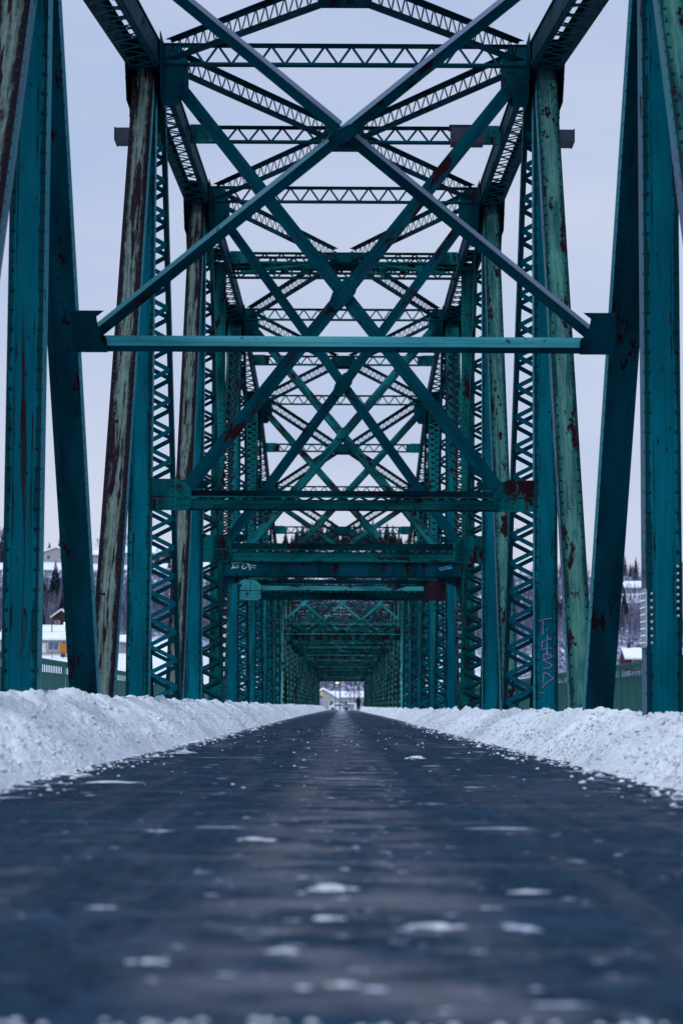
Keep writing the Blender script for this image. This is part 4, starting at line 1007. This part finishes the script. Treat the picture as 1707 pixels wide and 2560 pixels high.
# lit porch lamps
for x, y, z, lb in ((-60.6, 479.3, 18.4, 'orange porch light glowing on the dark brown cabin'), (-82.3, 595.8, 40.2, 'orange light glowing at the left of the white terrace house'), (-52.6, 470, 10.0, 'orange lamp glowing low among the trees on the left shore')):
    mb = MB(); lump(mb, (0, 0, 0), .16, .9, 5); mb.box(WF(), -.03, .03, -.03, .25, -.35, -.05)
    me = mb.mesh('porch_lamp', 'glow'); o = bpy.data.objects.new('porch_lamp', me); C.objects.link(o); o.location = (x, y, z); tag(o, lb, 'lamp')
def street_lamp(x, y, z0, h, label, lit, arm=1.2, sgn=1, seg=1):
    e = empty('street_lamp', (x, y, z0), label, 'street lamp')
    mb = MB(); mb.cyl((0, 0, -.5), (0, 0, h), .10, .06, 8); mb.cyl((0, 0, 0), (0, 0, .5), .14, .12, 8); part('pole', mb, 'metal', e, local=True)
    mb = MB(); mb.cyl((0, 0, h - .1), (sgn * arm * .6, 0, h + .25), .05, .045, 6); mb.cyl((sgn * arm * .6, 0, h + .25), (sgn * arm, 0, h + .25), .045, .04, 6); part('arm', mb, 'metal', e, local=True)
    mb = MB(); mb.cyl((sgn * arm, 0, h + .28), (sgn * (arm + .6), 0, h + .22), .12, .09, 8)
    hd = part('lamp_head', mb, 'metal', e, local=True)
    mb = MB(); lump(mb, (sgn * (arm + .3), 0, h + .08), .22 if lit else .10, .6, 3); part('bulb', mb, 'glow' if lit else 'trim', hd, local=True)
    return e
street_lamp(-1.25, 425, -.3, 5.3, 'street lamp with a glowing orange head at the end of the bridge', True, .05, 1)
street_lamp(38.6, 430, 8.5, 23.2, 'tall unlit street lamp seen right of the pink-lettered post', False, 1.4, 1)
street_lamp(33.0, 430, 8.5, 26.8, 'tall unlit street lamp seen through the right lacing', False, 1.2, 1)
def utility_pole(x, y, z0, h, label):
    e = empty('utility_pole', (x, y, z0), label, 'utility pole')
    mb = MB(); mb.cyl((0, 0, -.5), (0, 0, h), .15, .10, 8); part('pole', mb, 'pole', e, local=True)
    mb = MB(); mb.box(WF(), -1.1, 1.1, -.16, -.05, h - .8, h - .68)
    for q in (-1, -.4, .4, 1): mb.cyl((q, -.1, h - .68), (q, -.1, h - .5), .05, .04, 6)
    part('crossarm', mb, 'pole', e, local=True)
utility_pole(-58.2, 440, 9.8, 8.4, 'utility pole with crossarm in front of the cream bungalow'); utility_pole(-.35, 440, -.3, 9.5, 'utility pole just right of the lit street lamp'); utility_pole(2.6, 455, -.3, 7.0, 'utility pole among the bare roadside trees')
# orange box truck
e = empty('box_truck', (-52.6, 423, ter(-52.6, 423) - .2), 'small truck with an orange box parked by the cream bungalow', 'truck')
mb = MB(); mb.box(WF(), -1.7, 1.2, -.95, .95, .9, 2.6); part('cargo_box', mb, 'orange', e, local=True)
mb = MB(); fc = (Vector((0, 0, 0)), Vector((1, 0, 0)), Vector((0, -1, 0)), Vector((0, 0, 1)), 1); mb.prism(fc, [(1.25, .6), (2.6, .6), (2.6, 1.3), (2.2, 1.4), (1.95, 2.1), (1.25, 2.1)], -.9, .9); part('cab', mb, 'trim', e, local=True)
for xx in (-1.1, 2.0):
    for yy in (-.95, .75): mb = MB(); mb.cyl((xx, yy, .4), (xx, yy + .2, .4), .4, .4, 12); part('wheel', mb, 'rubber', e, local=True)
# parked car with snow
def car(x, y, z, label, mat):
    e = empty('parked_car', (x, y, z), label, 'car')
    F = (Vector((0, 0, 0)), Vector((1, 0, 0)), Vector((0, -1, 0)), Vector((0, 0, 1)), 1)
    mb = MB(); mb.prism(F, [(-2.1, .3), (2.1, .3), (2.15, .75), (1.2, .9), (.6, 1.35), (-1.1, 1.4), (-1.9, .95), (-2.15, .9)], -.8, .8); part('body', mb, mat, e, local=True)
    mb = MB(); mb.prism(F, [(-1.05, .95), (.95, .95), (.5, 1.28), (-.95, 1.3)], .805, .82); part('side_window', mb, 'glass', e, local=True)
    mb = MB(); mb.prism(F, [(-1.2, 1.41), (.65, 1.36), (.5, 1.52), (-1.0, 1.58)], -.75, .75); part('roof_snow', mb, 'roofsnow', e, local=True)
    for xx in (-1.35, 1.35):
        for yy in (-.85, .65): mb = MB(); mb.cyl((xx, yy, .33), (xx, yy + .2, .33), .33, .33, 12); part('wheel', mb, 'rubber', e, local=True)
car(-.5, 452, -.3, 'snow-topped parked car at the road end below the garage house', 'trim'); car(2.3, 448, -.3, 'dark parked car right of the road end', 'metal')
# yellow chevron sign, cabinets, fence
e = empty('road_sign', (-3.85, 385, -.2), 'yellow chevron sign at the left of the far opening', 'sign')
mb = MB(); mb.box(WF(), -.04, .04, -.02, .04, 0, 3.3); part('post', mb, 'metal', e, local=True)
F = (Vector((0, 0, 0)), Vector((1, 0, 0)), Vector((0, -1, 0)), Vector((0, 0, 1)), 1)
mb = MB(); mb.box(F, -.45, .45, .03, .05, 2.8, 3.3); pp = part('panel', mb, 'yellow', e, local=True)
mb = MB(); mb.prism(F, [(.1, 2.85), (.25, 2.85), (0, 3.05), (.25, 3.25), (.1, 3.25), (-.15, 3.05)], .052, .056); part('arrow', mb, 'blackish', pp, local=True)
for x, lb in ((1.9, 'grey utility cabinet at the road end, left one'), (2.75, 'white utility cabinet at the road end, right one')):
    mb = MB(); mb.box(WF(), -.33, .33, -.25, .25, 0, 1.25); mb.box(WF(), -.37, .37, -.29, .29, 1.25, 1.32); mb.box(WF(), -.28, .28, -.27, -.253, .1, 1.15)
    me = mb.mesh('utility_cabinet', 'trim' if x > 2 else 'wall_grey'); o = bpy.data.objects.new('utility_cabinet', me); C.objects.link(o); o.location = (x, 425, -.3); tag(o, lb, 'cabinet')
fe = empty('wire_fence', (-53, 420, 0), 'low post and rail fence in front of the cream bungalow', 'fence')
mb = MB(); 
for i in range(9):
    xx = -62 + 2.2 * i; zz = ter(xx, 420); mb = MB(); mb.cyl((xx, 420, zz - .3), (xx, 420, zz + 1.3), .06, .06, 6); part('post', mb, 'pole', fe)
mb = MB(); mb.cyl((-62, 420, ter(-62, 420) + 1.1), (-44.4, 420, ter(-44.4, 420) + 1.1), .04, .04, 5); mb.cyl((-62, 420, ter(-62, 420) + .6), (-44.4, 420, ter(-44.4, 420) + .6), .04, .04, 5); part('rail', mb, 'pole', fe)

# ------------------------------------------------------------------ person (walking away at the right of the road)
pe = empty('person', (2.0, 266, 0), 'person in dark hooded coat and dark trousers walking away along the right snow bank', 'person', rz=R(8))
pe.scale = (1.12, 1.12, 1.0)
def skinned(name, chains, mat, parent, sub=2):
    vs = []; es = []; rs = []; idx = {}
    for ch in chains:
        prev = None
        for p, r in ch:
            key = tuple(round(a, 3) for a in p)
            if key not in idx: idx[key] = len(vs); vs.append(p); rs.append(r)
            if prev is not None and prev != idx[key]: es.append((prev, idx[key]))
            prev = idx[key]
    me = bpy.data.meshes.new(name); me.from_pydata(vs, es, [])
    o = bpy.data.objects.new(name, me); C.objects.link(o); o.parent = parent
    m = o.modifiers.new('skin', 'SKIN'); m.use_smooth_shade = True
    for i, r in enumerate(rs): me.skin_vertices[0].data[i].radius = (r, r)
    me.skin_vertices[0].data[0].use_root = True
    me.materials.append(M[mat])
    s = o.modifiers.new('sub', 'SUBSURF'); s.levels = sub; s.render_levels = sub
    return o
pel = ((0, 0, .95), .14)
body = skinned('body', [
    [pel, ((0, .0, 1.15), .135), ((0, .01, 1.36), .16), ((0, .01, 1.46), .09), ((0, .03, 1.53), .055), ((0, .04, 1.62), .085), ((0, .035, 1.70), .075)],
    [pel, ((.10, 0, .88), .12), ((.12, .10, .50), .09), ((.12, .02, .10), .062), ((.12, .15, .04), .04)],
    [pel, ((-.10, 0, .88), .12), ((-.12, -.02, .50), .09), ((-.13, -.22, .12), .062), ((-.13, -.10, .04), .04)],
    [((0, .01, 1.36), .16), ((.17, .0, 1.40), .07), ((.25, -.04, 1.14), .052), ((.20, .12, .96), .04), ((.17, .18, .92), .032)],
    [((0, .01, 1.36), .16), ((-.17, .0, 1.40), .07), ((-.25, -.03, 1.14), .052), ((-.21, .12, .96), .04), ((-.18, .18, .92), .032)]], 'dark', pe)
skinned('coat', [[((0, 0, .80), .19), ((0, 0, .98), .175), ((0, 0, 1.18), .165), ((0, .01, 1.38), .185), ((0, .01, 1.47), .11)], [((0, .01, 1.38), .185), ((.19, 0, 1.40), .09), ((.27, -.04, 1.14), .07), ((.215, .10, .98), .055)], [((0, .01, 1.38), .185), ((-.19, 0, 1.40), .09), ((-.27, -.03, 1.14), .07), ((-.225, .10, .98), .055)]], 'dark', pe)
skinned('hood', [[((0, .0, 1.48), .11), ((0, .02, 1.60), .118), ((0, .02, 1.70), .10), ((0, .01, 1.76), .05)]], 'dark', pe)
